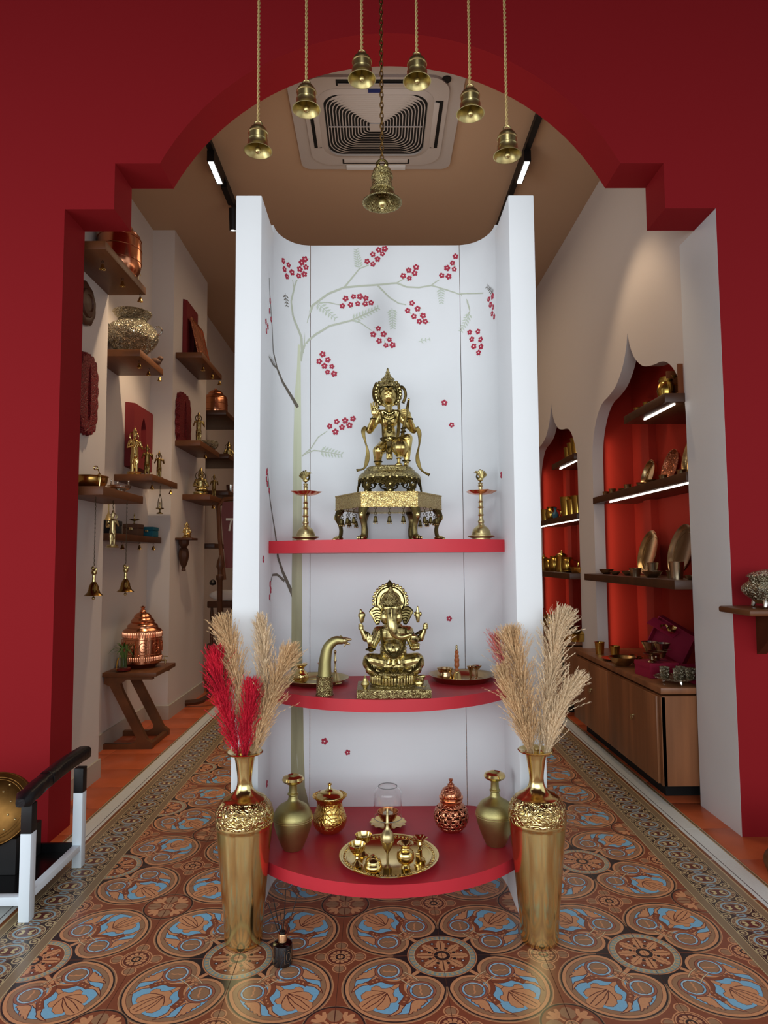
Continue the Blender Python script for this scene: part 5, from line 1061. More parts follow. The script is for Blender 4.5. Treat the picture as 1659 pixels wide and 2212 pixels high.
for i in range(n+1):
    u = i/n; y = -.035+.50*u; z = .366+.026*u+.013*sin(pi*u); r = .026+(.0015*sin(i*2.3) if u < .33 else 0)
    if i in (0, n): r *= .55
    for k in range(12):
        a = 2*pi*k/12; c, s_ = cos(a), sin(a); vs.append(((abs(c)**.6)*math.copysign(1, c)*r*1.05, y, z+.026+(abs(s_)**.6)*math.copysign(1, s_)*r*.95))
for i in range(n):
    for k in range(12): l = (k+1) % 12; fs.append((i*12+k, i*12+l, i*12+12+l, i*12+12+k))
fs += [tuple(range(12))[::-1], tuple(n*12+k for k in range(12))]
pd.add(vs, fs, True).build('padded_rail', LEATHER, t, loc=(0, 0, 0))
MB().lathe([(.0285, -.004), (.0300, 0), (.0285, .004)], 24, T(0, .135, .4125) @ Rx(pi/2)).build('leather_seam', LEATHER, t)
t = thing('brass_gong', 'domed old brass gong with studs and engraved rings leaning behind the white stand', 'gong', (-1.412, .42, .285))
M_ = Rz(rad(14)) @ Rx(rad(66))
MB().lathe(prof([(0, .030), (.04, .027), (.08, .018), (.112, .004)], 4)+[(.120, 0), (.124, -.004), (.126, -.030), (.121, -.030), (.117, -.008), (0, -.006)], 72, M_).build('gong_disc', DGONG, t)
MB().torus((0, 0, .0085), .104, .0012, 72, 5, M=M_).torus((0, 0, .0125), .096, .0011, 72, 5, M=M_).torus((0, 0, -.001), .122, .0022, 72, 6, M=M_).build('engraved_ring', DGONG, t)
sm = MB()
for i in range(12): sm.ell((.086*cos(i*pi/6), .086*sin(i*pi/6), .0165), (.0042, .0042, .0035), 8, M=M_)
for i in range(8): sm.ell((.058*cos(i*pi/4+.3), .058*sin(i*pi/4+.3), .0245), (.0042, .0042, .0035), 8, M=M_)
sm.build('stud', BRASSM, t, kind='stuff')
MB().lathe([(0, -.032), (.11, -.032), (.118, -.045), (.10, -.10), (0, -.10)], 40, M_).build('black_backing', BLACKM, t)
MB().box(-.09, .09, -.02, .16, -.222, -.10).box(-.05, .05, .03, .10, -.12, -.04).build('black_foot', BLACKM, t)
# right edge
t = thing('bracket_shelf', 'small wooden wall shelf on the red wall at the right edge', 'shelf', (1.42, .56, .935))
MB().box(0, .36, 0, .246, 0, .026, bev=.009).build('board', WOOD, t); MB().prism([(0, 0), (.20, 0), (.16, -.05), (.03, -.16), (0, -.18)], -.02, .02, T(.18, .246, -.0005) @ Rz(-pi/2) @ Rx(pi/2)).build('bracket', WOODD, t)
t = thing('footed_pot', 'ornate antique brass pot on little feet standing on the right edge wall shelf', 'pot', (1.555, .655, .961))
MB().lathe(prof([(.030, .020), (.055, .030), (.090, .055), (.100, .078), (.088, .098), (.072, .108), (.070, .122), (.080, .128), (.066, .140), (.040, .150), (0, .158)], 4), 48, rmod=lambda a, z: 1+.02*cos(10*a)).build('pot_body', SILVERH, t)
fm_ = MB()
for i in range(4): a = pi/4+i*pi/2; fm_.cap((.055*cos(a), .055*sin(a), .034), (.062*cos(a), .062*sin(a), .008), .010, .008, 8)
fm_.build('feet', SILVER, t); MB().lathe([(0, .018), (.05, .018), (.062, .034), (0, .04)], 32).build('base', BRASSM, t)
t = thing('wooden_pedestal', 'turned dark wooden pedestal base standing on the terracotta floor at right edge', 'pedestal', (1.515, .45, 0))
MB().lathe([(0, 0), (.112, 0), (.118, .008)]+prof([(.118, .010), (.128, .035), (.124, .060), (.108, .072)], 4)+[(.112, .080), (.104, .090), (.098, .140), (.106, .150), (.106, .175), (.085, .185), (.05, .20), (.04, .26), (0, .27)], 44).build('turned_base', WOOD, t)
# ---------------------------------------------------------------- left side of the shop
def wshelf(lab, x0, x1, y0, y1, zb, th=.042, m=WOOD):
    t = thing('wall_shelf', lab, 'shelf', (x0, y0, zb)); MB().box(0, x1-x0, 0, y1-y0, 0, th, bev=.002).build('board', m, t); return t
wshelf('uppermost wooden wall shelf behind the arch carrying a big copper pot', -1.55, -1.338, 1.08, 1.645, 2.668)
wshelf('wooden wall shelf under the embossed round pot, high on the left wall', -1.755, -1.455, 1.90, 2.33, 2.395)
wshelf('wooden wall shelf under the red keyhole frame, next to the far left ceiling', -1.586, -1.38, 3.02, 3.67, 2.729)
wshelf('wooden wall shelf carrying a standing figurine and a pale embossed bowl', -1.586, -1.39, 3.04, 3.66, 2.045)
wshelf('wooden wall shelf carrying the seated figurine, lowest of the far left column', -1.586, -1.365, 3.25, 3.90, 1.648)
wshelf('wooden wall shelf with the brass bowl and silver dish beside the red jamb', -1.55, -1.33, 1.10, 1.64, 1.48)
wshelf('wooden wall shelf under the tall golden standing figurine', -1.755, -1.505, 2.30, 2.85, 1.69)
wshelf('dark wooden wall shelf carrying three small cloth boxes', -1.755, -1.60, 1.95, 2.80, 1.29, m=WOODD)
wshelf('dark wooden wall shelf in the far recess carrying a copper lidded pot', -1.80, -1.42, 4.02, 4.75, 2.50, m=WOODD)
wshelf('dark wooden wall shelf in the far recess with a gilded bust', -1.80, -1.40, 4.05, 4.75, 2.10, m=WOODD)
wshelf('dark wooden wall shelf in the far recess with a small white cup', -1.80, -1.40, 4.05, 4.75, 1.76, m=WOODD)
wshelf('short dark wooden ledge low in the far recess behind the post', -1.80, -1.52, 4.05, 4.5, 1.275, m=WOODD)
JB = mat('jingle_brass', (206, 176, 104), 1, .25)
jb = thing('jingle_bell', 'x', 'bell', (0, 0, 0))
MB().tube([(.004*cos(a), 0, -.007+.007*sin(a)) for a in [rad(-60+40*i) for i in range(8)]], .0009, 5).build('hook', BLACKM, jb)
MB().lathe([(0, -.016), (.004, -.017), (.0075, -.026), (.010, -.036), (.0145, -.041), (.012, -.041), (0, -.03)], 16).ell((0, 0, -.042), .0045, 8).build('bell_body', JB, jb)
first = True
for x, y, z, s, lab in ((-1.40, 1.20, 2.668, 1, 'tiny bell hooked under the uppermost shelf, nearest the red arch'), (-1.38, 1.41, 2.668, 1, 'tiny bell hooked under the middle of the uppermost shelf'), (-1.36, 1.62, 2.668, 1, 'tiny bell at far end of the uppermost shelf, in front of the embossed pot neck'),
    (-1.49, 1.985, 2.395, 1, 'tiny bell under the embossed pot shelf, nearest the camera'), (-1.49, 2.15, 2.395, 1, 'tiny bell under the embossed pot shelf, middle of three'), (-1.465, 2.29, 2.395, 1, 'tiny bell at outer far corner of the embossed pot shelf'),
    (-1.42, 3.20, 2.729, 1.1, 'tiny bell under the red keyhole frame shelf, left of two'), (-1.40, 3.42, 2.729, 1.1, 'tiny bell under the red keyhole frame shelf, right of two'), (-1.39, 3.63, 2.729, 1.1, 'tiny bell above the copper lidded pot at the shelf corner'),
    (-1.43, 3.34, 2.045, 1.1, 'tiny bell under the standing figurine shelf'), (-1.40, 3.5, 1.648, 1.1, 'tiny bell under the seated figurine shelf'), (-1.54, 2.40, 1.69, 1, 'tiny bell under the golden figurine shelf, left of the hanging lamp'), (-1.52, 2.74, 1.69, 1, 'tiny bell under the golden figurine shelf, right of the hanging lamp'),
    (-1.66, 2.22, 1.29, 1, 'tiny bell under the cloth box shelf, left one behind the chain'), (-1.64, 2.47, 1.29, 1, 'tiny bell under the cloth box shelf, middle one'), (-1.63, 2.72, 1.29, 1, 'tiny bell under the cloth box shelf, right one')):
    if first: jb.location = (x, y, z); jb['label'] = lab; jb['group'] = 'tiny bells hooked under the left shelves'; jb.scale = (s*1.15,)*3; first = False
    else: dup(jb, (x, y, z), label=lab, scale=s*1.15)

def cpot(x, y, z, R, H, lab, m, name='copper_pot', lid=True):
    t = thing(name, lab, 'pot', (x, y, z))
    MB().lathe(prof([(0, 0), (R*.72, 0), (R*.80, H*.03), (R*.98, H*.18), (R, H*.42), (R*.97, H*.62), (R*.88, H*.72), (R*.6, H*.80)], 4), 44).build('pot_body', m, t)
    MB().torus((0, 0, H*.24), R*1.0, R*.018, 44, 5).torus((0, 0, H*.45), R*1.005, R*.018, 44, 5).torus((0, 0, H*.63), R*.975, R*.02, 44, 5).build('raised_band', m, t)
    MB().lathe(prof([(R*.62, H*.79), (R*.60, H*.83), (R*.45, H*.90), (R*.2, H*.94)], 3)+[(R*.1, H*.96), (R*.12, H*.99), (0, H)], 32).build('lid', m, t)
    return t
cpot(-1.435, 1.50, 2.711, .115, .33, 'big copper water pot on the uppermost shelf, partly hidden by the red arch', COPPER)
def figurine(name, lab, x, y, z, h, rz=0, seat=False, m=None, arms='up'):
    t = thing(name, lab, 'figurine', (x, y, z), (0, 0, rz)); s = h
    b = MB(); mt = m or ANT
    if seat:
        b.ell((0, -.08*s, .20*s), (.24*s, .18*s, .09*s), 12); b.cap((0, 0, .22*s), (0, 0, .50*s), .13*s, .14*s, 12); b.cap((0, 0, .55*s), (0, 0, .62*s), .07*s, .06*s, 8); b.ell((0, -.01*s, .70*s), (.105*s, .10*s, .12*s), 12)
        for q in (-1, 1): b.cap((q*.15*s, 0, .53*s), (q*.24*s, -.04*s, .34*s), .055*s, .045*s, 8); b.cap((q*.24*s, -.04*s, .34*s), (q*.10*s, -.18*s, .30*s), .045*s, .035*s, 8)
        b.lathe([(.09*s, .76*s), (.08*s, .84*s), (.04*s, .93*s), (0, s)], 14)
        MB().lathe([(0, 0), (.27*s, 0), (.28*s, .03*s), (.24*s, .06*s), (.25*s, .12*s), (0, .12*s)], 24).build('base', mt, t)
    else:
        for q in (-1, 1):
            b.cap((q*.045*s, 0, .08*s), (q*.04*s, 0, .42*s), .032*s, .045*s, 10); b.cap((q*.10*s, 0, .70*s), (q*.155*s, -.02*s, .56*s), .028*s, .022*s, 8)
            e = (q*.12*s, -.10*s, .68*s) if arms == 'up' else (q*.02*s, -.12*s, .62*s); b.cap((q*.155*s, -.02*s, .56*s), e, .022*s, .018*s, 8); b.ell(e, .022*s, 8)
        b.cap((0, 0, .42*s), (0, 0, .68*s), .07*s, .075*s, 12); b.cap((0, 0, .72*s), (0, 0, .77*s), .03*s, .03*s, 8); b.ell((0, 0, .82*s), (.045*s, .045*s, .055*s), 12)
        b.lathe([(.045*s, .84*s), (.04*s, .90*s), (.02*s, .96*s), (0, s)], 14)
        b.lathe([(.075*s, .24*s), (.085*s, .30*s), (.07*s, .45*s), (0, .46*s)], 14)
        MB().lathe([(0, 0), (.16*s, 0), (.17*s, .02*s), (.13*s, .04*s), (.14*s, .08*s), (0, .08*s)], 24).build('base', mt, t)
    cast(b, 'body', mt, t, max(.0026, h*.012), 2)
    MB().torus((0, .03*s, (.80 if not seat else .68)*s), (.09 if not seat else .17)*s, .012*s, 20, 6, rot=(pi/2, 0, 0)).build('halo', mt, t); return t
figurine('bird_figurine', 'small dull brass winged figurine at far end of the uppermost shelf', -1.385, 1.63, 2.711, .12, .5)
# embossed round pot
t = thing('embossed_pot', 'large silvery embossed round pot with wide neck on a left wall shelf', 'pot', (-1.588, 2.12, 2.437))
MB().lathe(prof([(.0, 0), (.075, 0), (.080, .012), (.058, .030), (.10, .055), (.150, .115), (.160, .160), (.142, .205), (.105, .232), (.085, .240)], 4)+[(.082, .262), (.110, .290), (.120, .305), (.10, .302), (.07, .26), (0, .25)], 56).build('pot_body', SILVERH, t)
MB().torus((0, 0, .262), .084, .006, 40, 6).torus((0, 0, .242), .088, .004, 40, 6).build('neck_ring', SILVERH, t)
MB().torus((0, 0, 0), .026, .006, 18, 6, M=T(.163, 0, .19) @ Rx(pi/2)).build('handle', SILVER, t)
t = thing('animal_figurine', 'small brown clay animal figurine beside the embossed pot base', 'figurine', (-1.49, 2.27, 2.437))
cast(MB().ell((0, 0, .035), (.045, .022, .025), 12).ell((.035, 0, .055), (.02, .016, .018), 10).cap((-.03, 0, .03), (-.03, 0, 0.004), .01, .008, 8).cap((.025, 0, .03), (.025, 0, .004), .01, .008, 8), 'body', mat('brown_clay', (92, 62, 44), rough=.6), t, .003, 1)
# wall plaques and frames
CAR = mat('carved_red', (126, 22, 28), rough=.6, bump=('voro', 60, .9, .006))
t = thing('round_plaque', 'dark brown round carved wall plaque beside the red arch jamb', 'plaque', (-1.548, 1.33, 2.50))
MB().lathe([(0, 0), (.11, 0), (.115, .012), (.10, .022), (.075, .02), (.07, .03), (.045, .035), (.04, .028), (0, .032)], 36, Ry(pi/2), rmod=lambda a, z: 1+.03*cos(10*a)).build('plaque_body', mat('dark_carved_wood', (84, 50, 34), rough=.5), t)
def outline_frame(name, lab, x, yc, zc, hy, hz, ops, m, th=.03, scal=.012, cut=(.16, .66)):
    t = thing(name, lab, 'wall frame', (x, yc, zc)); n = 96; o = []; i_ = []
    for k in range(n):
        a = 2*pi*k/n; c, s = cos(a), sin(a); p = 60 if ops == 'rect' else 3.2
        r = 1/((abs(c)**p+abs(s)**p)**(1/p)); q = 1 if ops == 'rect' else .93+.10*abs(sin(9*a))
        o.append((c*r*hy*q, s*r*hz*q)); rc = 1/((abs(c)**4+abs(s)**4)**.25); i_.append((c*rc*hy*cut[0], s*rc*hz*cut[1]))
        if s > .5: i_[-1] = (i_[-1][0]*max(.05, 1-(s-.5)*1.9), i_[-1][1]*(1+(s-.5)*.25))
    vs = [(0, a, b) for a, b in o]+[(th, a*.97, b*.97) for a, b in o]+[(th, a, b) for a, b in i_]+[(0, a, b) for a, b in i_]
    fs = []
    for k in range(n):
        l = (k+1) % n
        for j in range(4): fs.append((j*n+k, j*n+l, ((j+1) % 4)*n+l, ((j+1) % 4)*n+k))
    MB().add(vs, fs).build('frame_body', m, t); return t
outline_frame('carved_wall_frame', 'open carved red frame on the wall just behind the red jamb', -1.548, 1.36, 2.03, .11, .21, 'car', CAR)  # open carved frame, no mirror glass set in it
outline_frame('carved_wall_frame', 'carved red frame with a narrow slot on the far left wall', -1.584, 3.20, 2.27, .17, .22, 'car', CAR)
RF = mat('red_frame_paint', (118, 24, 28), rough=.7)
t = outline_frame('keyhole_frame', 'plain dark red keyhole frame above the far shelf, with a copper panel leaning', -1.584, 3.36, 3.02, .17, .245, 'rect', RF, cut=(.26, .62))
t = outline_frame('keyhole_frame', 'plain red keyhole niche frame behind the tall golden figurine', -1.753, 2.66, 2.03, .195, .225, 'rect', RF, .06, cut=(.26, .60))
t = thing('leaning_copper_panel', 'shiny copper panel leaning against the red keyhole frame', 'panel', (-1.45, 3.36, 2.772), (0, rad(-13), 0))
MB().box(-.008, .008, -.14, .20, 0, .36, bev=.003).build('panel_body', COPPERH, t)
MB().box(.009, .013, -.14, -.125, 0, .36).box(.009, .013, .185, .20, 0, .36).box(.009, .013, -.125, .185, .345, .36).box(.009, .013, -.125, .185, 0, .015).build('panel_border', COPPER, t)
# shelf by the jamb
t = thing('wide_bowl', 'wide brass bowl on the shelf beside the red jamb', 'bowl', (-1.468, 1.28, 1.523))
MB().lathe(prof([(0, .004), (.05, .006), (.075, .03), (.082, .062)], 4)+[(.086, .066), (.082, .068), (.076, .058), (.06, .02), (0, .014)], 44).build('bowl_body', mat('warm_brass', (196, 156, 84), 1, .22), t)
t = thing('long_ladle', 'pale brass ladle with a curly end resting in the wide bowl', 'ladle', (-1.40, 1.22, 1.523))
MB().tube(bez([(0, 0, .0), (.004, 0, .05), (.0, 0, .075), (-.01, 0, .10)], 4), .0028, 6).ell((.002, -.004, .066), (.010, .005, .008), 10).torus((-.018, 0, .102), .009, .003, 14, 6, rot=(pi/2, 0, 0)).build('handle', BRASS, t)
t = thing('silver_dish', 'low footed silver dish with tiny figures on its rim, outer end of jamb shelf', 'dish', (-1.395, 1.46, 1.523))
MB().lathe(prof([(0, 0), (.040, .0), (.042, .006), (.030, .012), (.052, .022), (.058, .036)], 4)+[(.060, .040), (.054, .040), (.04, .024), (0, .02)], 36, rmod=lambda a, z: 1+.02*cos(16*a)).build('dish_body', SILVER, t)
f_ = MB()
for a in (0, 2.1, 4.2): f_.cap((.05*cos(a), .05*sin(a), .042), (.05*cos(a), .05*sin(a), .056), .006, .004, 7); f_.ell((.05*cos(a), .05*sin(a), .062), .0055, 8)
f_.build('rim_figures', SILVER, t, kind='stuff')
def chain(m, z0, z1, r=.004, th=.0011):
    n = int(abs(z1-z0)/(r*2.6))
    for i in range(n): z = z0+(z1-z0)*(i+.5)/n; m.tube([(r*.6*cos(a)*(i % 2), r*.6*cos(a)*(1-i % 2), z+r*1.5*sin(a)) for a in [2*pi*k/8 for k in range(8)]], th, 4, closed=True)
    return m
def long_bell(x, y, z, lab):
    t = thing('handled_bell', lab, 'bell', (x, y, z))
    MB().lathe([(0, .068), (.010, .066), (.016, .056), (.022, .044), (.024, .030), (.030, .014), (.042, .002), (.044, 0), (.038, 0), (.026, .014), (.018, .04), (0, .06)], 32).build('bell_body', mat('bronze_dark', (150, 118, 62), 1, .2), t)
    MB().ell((0, 0, -.012), .008, 10).cap((0, 0, .02), (0, 0, -.008), .003, .003, 6).build('clapper', BRASSM, t)
    b = MB().cap((0, 0, .066), (0, 0, .10), .009, .008, 8).ell((0, 0, .112), (.014, .012, .016), 10).ell((-.006, 0, .132), (.008, .008, .009), 8).ell((.010, 0, .126), (.006, .005, .010), 8); cast(b, 'figure_handle', ANT, t, .0018, 1)
    chain(MB(), .142, 1.478-z).build('chain', mat('iron_chain', (96, 84, 66), 1, .4), t, kind='stuff'); return t
long_bell(-1.40, 1.185, 1.002, 'dark bronze bell on a long chain nearest the red jamb'); long_bell(-1.34, 1.43, 1.008, 'dark bronze bell on a long chain in front of the cloth boxes')
t = figurine('hanging_figure', 'pale brass flying figure hanging on a short chain under the jamb shelf', -1.40, 1.40, 1.235, .20, 0, m=BRASSM)
chain(MB(), .20, .243).build('chain', ANT, t, kind='stuff')
figurine('golden_figurine', 'tall shiny golden standing figurine playing a flute', -1.66, 2.40, 1.732, .335, rad(45), m=BRASS, arms='flute')
figurine('dark_figurine', 'dark brass standing figurine with raised arms, left of the small group', -1.61, 2.50, 1.732, .235, rad(35), m=DARKB); figurine('dark_figurine', 'dark brass standing figurine, right and rear of the small group', -1.57, 2.63, 1.732, .21, rad(35), m=DARKB)
def cbox(x, y, lab, col, w=.075, h=.078):
    t = thing('cloth_box', lab, 'box', (x, y, 1.332)); m = mat('cloth', col, rough=.85)
    MB().box(-w/2-.01, w/2, -.06, .06, 0, h*.62, bev=.003).build('box_body', m, t); MB().box(-w/2-.012, w/2+.002, -.062, .062, h*.63, h, bev=.004).build('lid', m, t); MB().box(-.01, .012, -.068, -.0625, h*.45, h*.7, bev=.002).build('clasp', BRASSM, t)
cbox(-1.69, 2.12, 'black cloth box on the dark shelf behind the long chain', (14, 16, 22), .08, .085); cbox(-1.66, 2.42, 'brown cloth box with a brass clasp between the black and teal ones', (88, 60, 44), .085); cbox(-1.645, 2.68, 'teal cloth box with a brass clasp at the shelf end', (24, 98, 116), .085, .07)
t = thing('small_oil_lamp', 'dark little oil lamp standing on the brown cloth box', 'oil lamp', (-1.66, 2.42, 1.41))
MB().lathe([(0, 0), (.018, 0), (.006, .006), (.004, .02), (.03, .03), (.034, .034), (.01, .03), (.004, .036), (.005, .06), (0, .075)], 24).build('lamp_body', ANT, t)
t = thing('hand_bell', 'brass hand bell standing on the black cloth box', 'hand bell', (-1.70, 2.09, 1.417))
MB().lathe([(.026, 0), (.02, .01), (.012, .03), (.006, .045), (.004, .06), (.004, .12), (.006, .13), (0, .135)], 20).build('bell_body', BRASSM, t)
t = thing('hanging_oil_lamp', 'slim brass lamp with a pointed stirrup hanging under the golden figurine shelf', 'oil lamp', (-1.55, 2.60, 1.52))
MB().lathe([(0, -.03), (.022, -.03), (.02, -.024), (.006, -.016), (.005, .0), (.026, .006), (.028, .012), (.01, .008), (0, .008)], 24).tube(bez([(-.014, 0, .01), (-.012, 0, .06), (0, 0, .11)], 4), .0025, 6).tube(bez([(.014, 0, .01), (.012, 0, .06), (0, 0, .11)], 4), .0025, 6).ell((0, 0, .035), (.005, .005, .02), 8).build('lamp_body', ANT, t)
chain(MB(), .11, .17).build('chain', ANT, t, kind='stuff')
# far left column
figurine('standing_figurine', 'standing brass figurine left of the white bowl on a far left shelf', -1.47, 3.28, 2.087, .28, rad(30)); t = thing('white_bowl', 'pale silver embossed bowl beside the standing figurine', 'bowl', (-1.44, 3.50, 2.087))
MB().lathe(prof([(0, 0), (.04, 0), (.07, .025), (.078, .05), (.07, .072)], 4)+[(.062, .072), (.06, .05), (0, .03)], 36).build('bowl_body', SILVERH, t)
figurine('seated_figurine', 'seated brass figurine with broad shoulders on the lowest far left shelf', -1.47, 3.36, 1.69, .235, rad(30), True); figurine('dancing_figurine', 'dark ornate brass figurine right of the seated one', -1.44, 3.68, 1.69, .22, rad(30), m=DARKB)
cpot(-1.60, 4.36, 2.542, .115, .29, 'shiny copper lidded pot on the far recess shelf beside the pillar', COPPER)
figurine('gilded_bust', 'gilded bust half hidden by the pillar in the far recess', -1.50, 4.50, 2.142, .2, .5, True); t = thing('white_cup', 'small white and silver cup on a far recess shelf', 'cup', (-1.46, 4.42, 1.802)); MB().lathe([(0, 0), (.03, 0), (.04, .05), (.044, .09), (.038, .09), (.03, .02), (0, .02)], 28).build('cup_body', SILVER, t)
outline_frame('tall_red_frame', 'tall narrow red frame standing in the far recess', -1.79, 4.2, 1.95, .10, .26, 'rect', RF)
t = thing('carved_bracket', 'small carved dark wooden wall bracket on the far left wall', 'bracket', (-1.586, 3.16, 1.322))
MB().box(0, .13, -.085, .085, 0, .018, bev=.004).build('shelf_top', WOODD, t)
MB().lathe(prof([(0, -.24), (.018, -.235), (.014, -.215), (.030, -.18), (.044, -.12), (.036, -.07), (.024, -.055), (.040, -.035), (.045, 0)], 4), 24, T(.045, 0, 0) @ Matrix.Diagonal((.9, 1.1, 1, 1)), rmod=lambda a, z: 1+.05*cos(8*a)).build('carved_corbel', WOODD, t)
figurine('gold_bust', 'small golden bust on the carved wooden bracket', -1.52, 3.16, 1.34, .13, .6, True, BRASS)
# Z-shaped side table
t = thing('side_table', 'dark walnut Z-shaped side table against the left wall', 'table', (-1.745, 2.17, 0))
MB().box(-.005, .33, 0, .40, .445, .472, bev=.003).build('tabletop', WOOD, t)
for y in (.02, .34):
    zp = [(0, 0), (.305, 0), (.305, .035), (.27, .06), (.115, .355), (.10, .40), (.135, .425), (.30, .425), (.30, .4445), (0, .4445), (0, .40), (.035, .385), (.205, .07), (.20, .045), (.17, .032), (0, .032)]
    MB().prism(zp, 0, 1, Matrix(((1, 0, 0, 0), (0, 0, .035, y), (0, 1, 0, 0), (0, 0, 0, 1)))).build('z_frame', WOOD, t)
MB().box(.27, .30, .056, .339, .004, .03).build('foot_rail', WOOD, t)
t = thing('copper_dispenser', 'tall copper water dispenser with a domed stepped lid on the side table', 'water dispenser', (-1.585, 2.40, .473))
R = .122
MB().lathe([(0, 0), (.085, 0), (.09, .008), (.104, .018), (.120, .030), (R, .045), (R, .235), (.118, .243), (.09, .258), (.085, .268)], 60).build('tank', COPPER, t)
for z0, z1 in ((.045, .075), (.195, .232)):
    b = MB(); n = 56
    for i in range(n): a = 2*pi*i/n; b.cap(((R+.0005)*cos(a), (R+.0005)*sin(a), z0+.004), ((R+.0005)*cos(a), (R+.0005)*sin(a), z1-.004), .0048, .0048, 5)
    b.build('fluted_band', COPPER, t, kind='stuff')
b = MB()
for i in range(9):
    a = 2*pi*i/9+.2; M_ = Rz(a) @ T(R+.001, 0, .135) @ Ry(pi/2); b.torus((0, 0, 0), .026, .0025, 20, 5, M=M_, sc=(1.2, .9, 1)); b.torus((0, .004, 0), .012, .002, 14, 5, M=M_); b.box(-.045, .045, .036, .039, -.001, .002, M_)
b.torus((0, 0, .088), R+.001, .0022, 56, 5).torus((0, 0, .184), R+.001, .0022, 56, 5).build('embossed_panels', COPPERH, t, kind='stuff')
MB().lathe(prof([(.098, .256), (.094, .272), (.078, .285), (.072, .290)], 3)+[(.076, .294), (.072, .304), (.058, .320), (.054, .322), (.056, .328), (.045, .342), (.025, .354), (.020, .356), (.022, .362), (.014, .372), (.008, .374), (.014, .384), (.016, .390), (0, .398)], 48).build('lid', COPPER, t)
MB().cap((R, 0, .040), (R+.035, 0, .040), .006, .006, 8).cap((R+.03, 0, .040), (R+.03, 0, .018), .006, .005, 8).cap((R+.025, 0, .046), (R+.025, 0, .066), .004, .003, 8).cap((R+.012, 0, .068), (R+.045, 0, .064), .0035, .003, 8).build('tap', BRASSM, t)
t = thing('bamboo_pot', 'lucky bamboo in a small glass on a red saucer beside the copper dispenser', 'potted plant', (-1.640, 2.225, .473))
MB().lathe([(0, 0), (.030, 0), (.044, .006), (.046, .020), (.038, .022), (0, .018)], 32).build('saucer', mat('red_ceramic', (110, 22, 20), rough=.2), t)
MB().lathe([(.026, .022), (.028, .085), (.026, .085), (.024, .026), (0, .025)], 28).build('glass', GLASS, t)
GRN = mat('bamboo_green', (96, 128, 52), rough=.5, var=(20, .2)); LG = mat('bamboo_leaf', (58, 92, 30), rough=.5, var=(20, .25)); YL = mat('yellow_leaf', (210, 160, 50), rough=.5)
b = MB(); random.seed(5)
for i in range(9): a = i*2.4; r = .008+.010*((i*7) % 3)/2; b.tube([(r*cos(a), r*sin(a), .026), (r*cos(a)*1.2, r*sin(a)*1.2, .12+.02*(i % 3))], .0035, 6)
b.build('stalks', GRN, t)
def leafm(L, w, bend):
    vs = []; fs = []; n = 6
    for i in range(n+1): u = i/n; ww = w*sin(pi*min(1, u*.9+.1))**.8*(1-u*.3); p = (L*u, bend*u*u); vs += [(p[0], -ww, L*.55*u-p[1]), (p[0], ww, L*.55*u-p[1])]
    for i in range(n): fs.append((2*i, 2*i+1, 2*i+3, 2*i+2))
    return MB().add(vs, fs, True).mesh('leaf', LG)
lms = [leafm(.09, .0075, .07), leafm(.075, .007, .02), leafm(.10, .007, .12)]
for i in range(26): a = i*2.4; ob('leaf', lms[i % 3], t, (.012*cos(a), .012*sin(a), .115+.0035*(i % 12)), (0, rad(-25+30*((i*5) % 7)/7), a), scale=.82)
ly = ob('leaf', leafm(.06, .007, .10), t, (-.01, -.02, .09), (0, .4, 4.2)); ly.data.materials.clear(); ly.data.materials.append(YL); ly['label'] = 'yellowed leaf'
# far corner: bench, post, red board
t = thing('turned_post', 'tall turned wooden post with a finial on a curved foot in the far left aisle', 'stand', (-1.315, 3.40, 0))
MB().lathe([(0, .04), (.022, .04), (.022, 1.0), (.030, 1.01), (.030, 1.04), (.018, 1.05), (.020, 1.09), (.030, 1.11), (.026, 1.15), (.012, 1.19), (0, 1.21)], 20).build('post', WOODD, t)
MB().lathe([(0, 0), (.024, .008), (.028, .026), (.016, .045), (0, .05)], 16, T(-.055, -.01, .96)).build('knob', mat('iron_knob', (40, 36, 34), .6, .4), t)
MB().tube(bez([(-.26, -.02, .03), (-.14, -.02, .045), (-.04, 0, .10), (.06, 0, .10)], 5), [.022]*16, 8).build('curved_foot', WOODD, t)
t = thing('red_board_easel', 'red painted wooden panel with a white emblem on a slanted frame near the pillar', 'panel', (-1.30, 3.62, 1.0), (0, 0, .2))
MB().tube([(-.03, 0, 0), (-.07, 0, .35), (-.085, 0, .62), (-.04, 0, .68), (.16, 0, .70)], .018, 8).build('panel_frame', WOOD, t)
MB().prism([(-.02, .1), (.3, .1), (.3, .66), (-.05, .66), (-.06, .55)], -.01, .01, Rx(pi/2)).build('red_panel', mat('panel_red', (110, 34, 24), rough=.5), t)
W2 = mat('emblem_white', (220, 214, 200), rough=.5)
MB().box(-.02, .12, -.014, -.0105, .50, .52).box(.04, .065, -.014, -.0105, .40, .50).prism([(0, .415), (.015, .41), (.03, .50), (.018, .50)], .0105, .014, Rx(pi/2)).build('emblem', W2, t)
t = thing('dark_cabinet', 'dark wooden spindle-backed bench with white cushions in the far recess', 'bench', (-1.56, 3.98, 0))
MB().box(0, .55, 0, .5, 0, .42).build('seat_box', WOODD, t); MB().box(0, .55, -.02, .03, .74, .80, bev=.01).build('top_rail', WOODD, t)
for i in range(6): MB().lathe([(.012, .42), (.016, .5), (.010, .6), (.016, .68), (.012, .74)], 10, T(.04+.09*i, 0, 0)).build('spindle', WOODD, t)
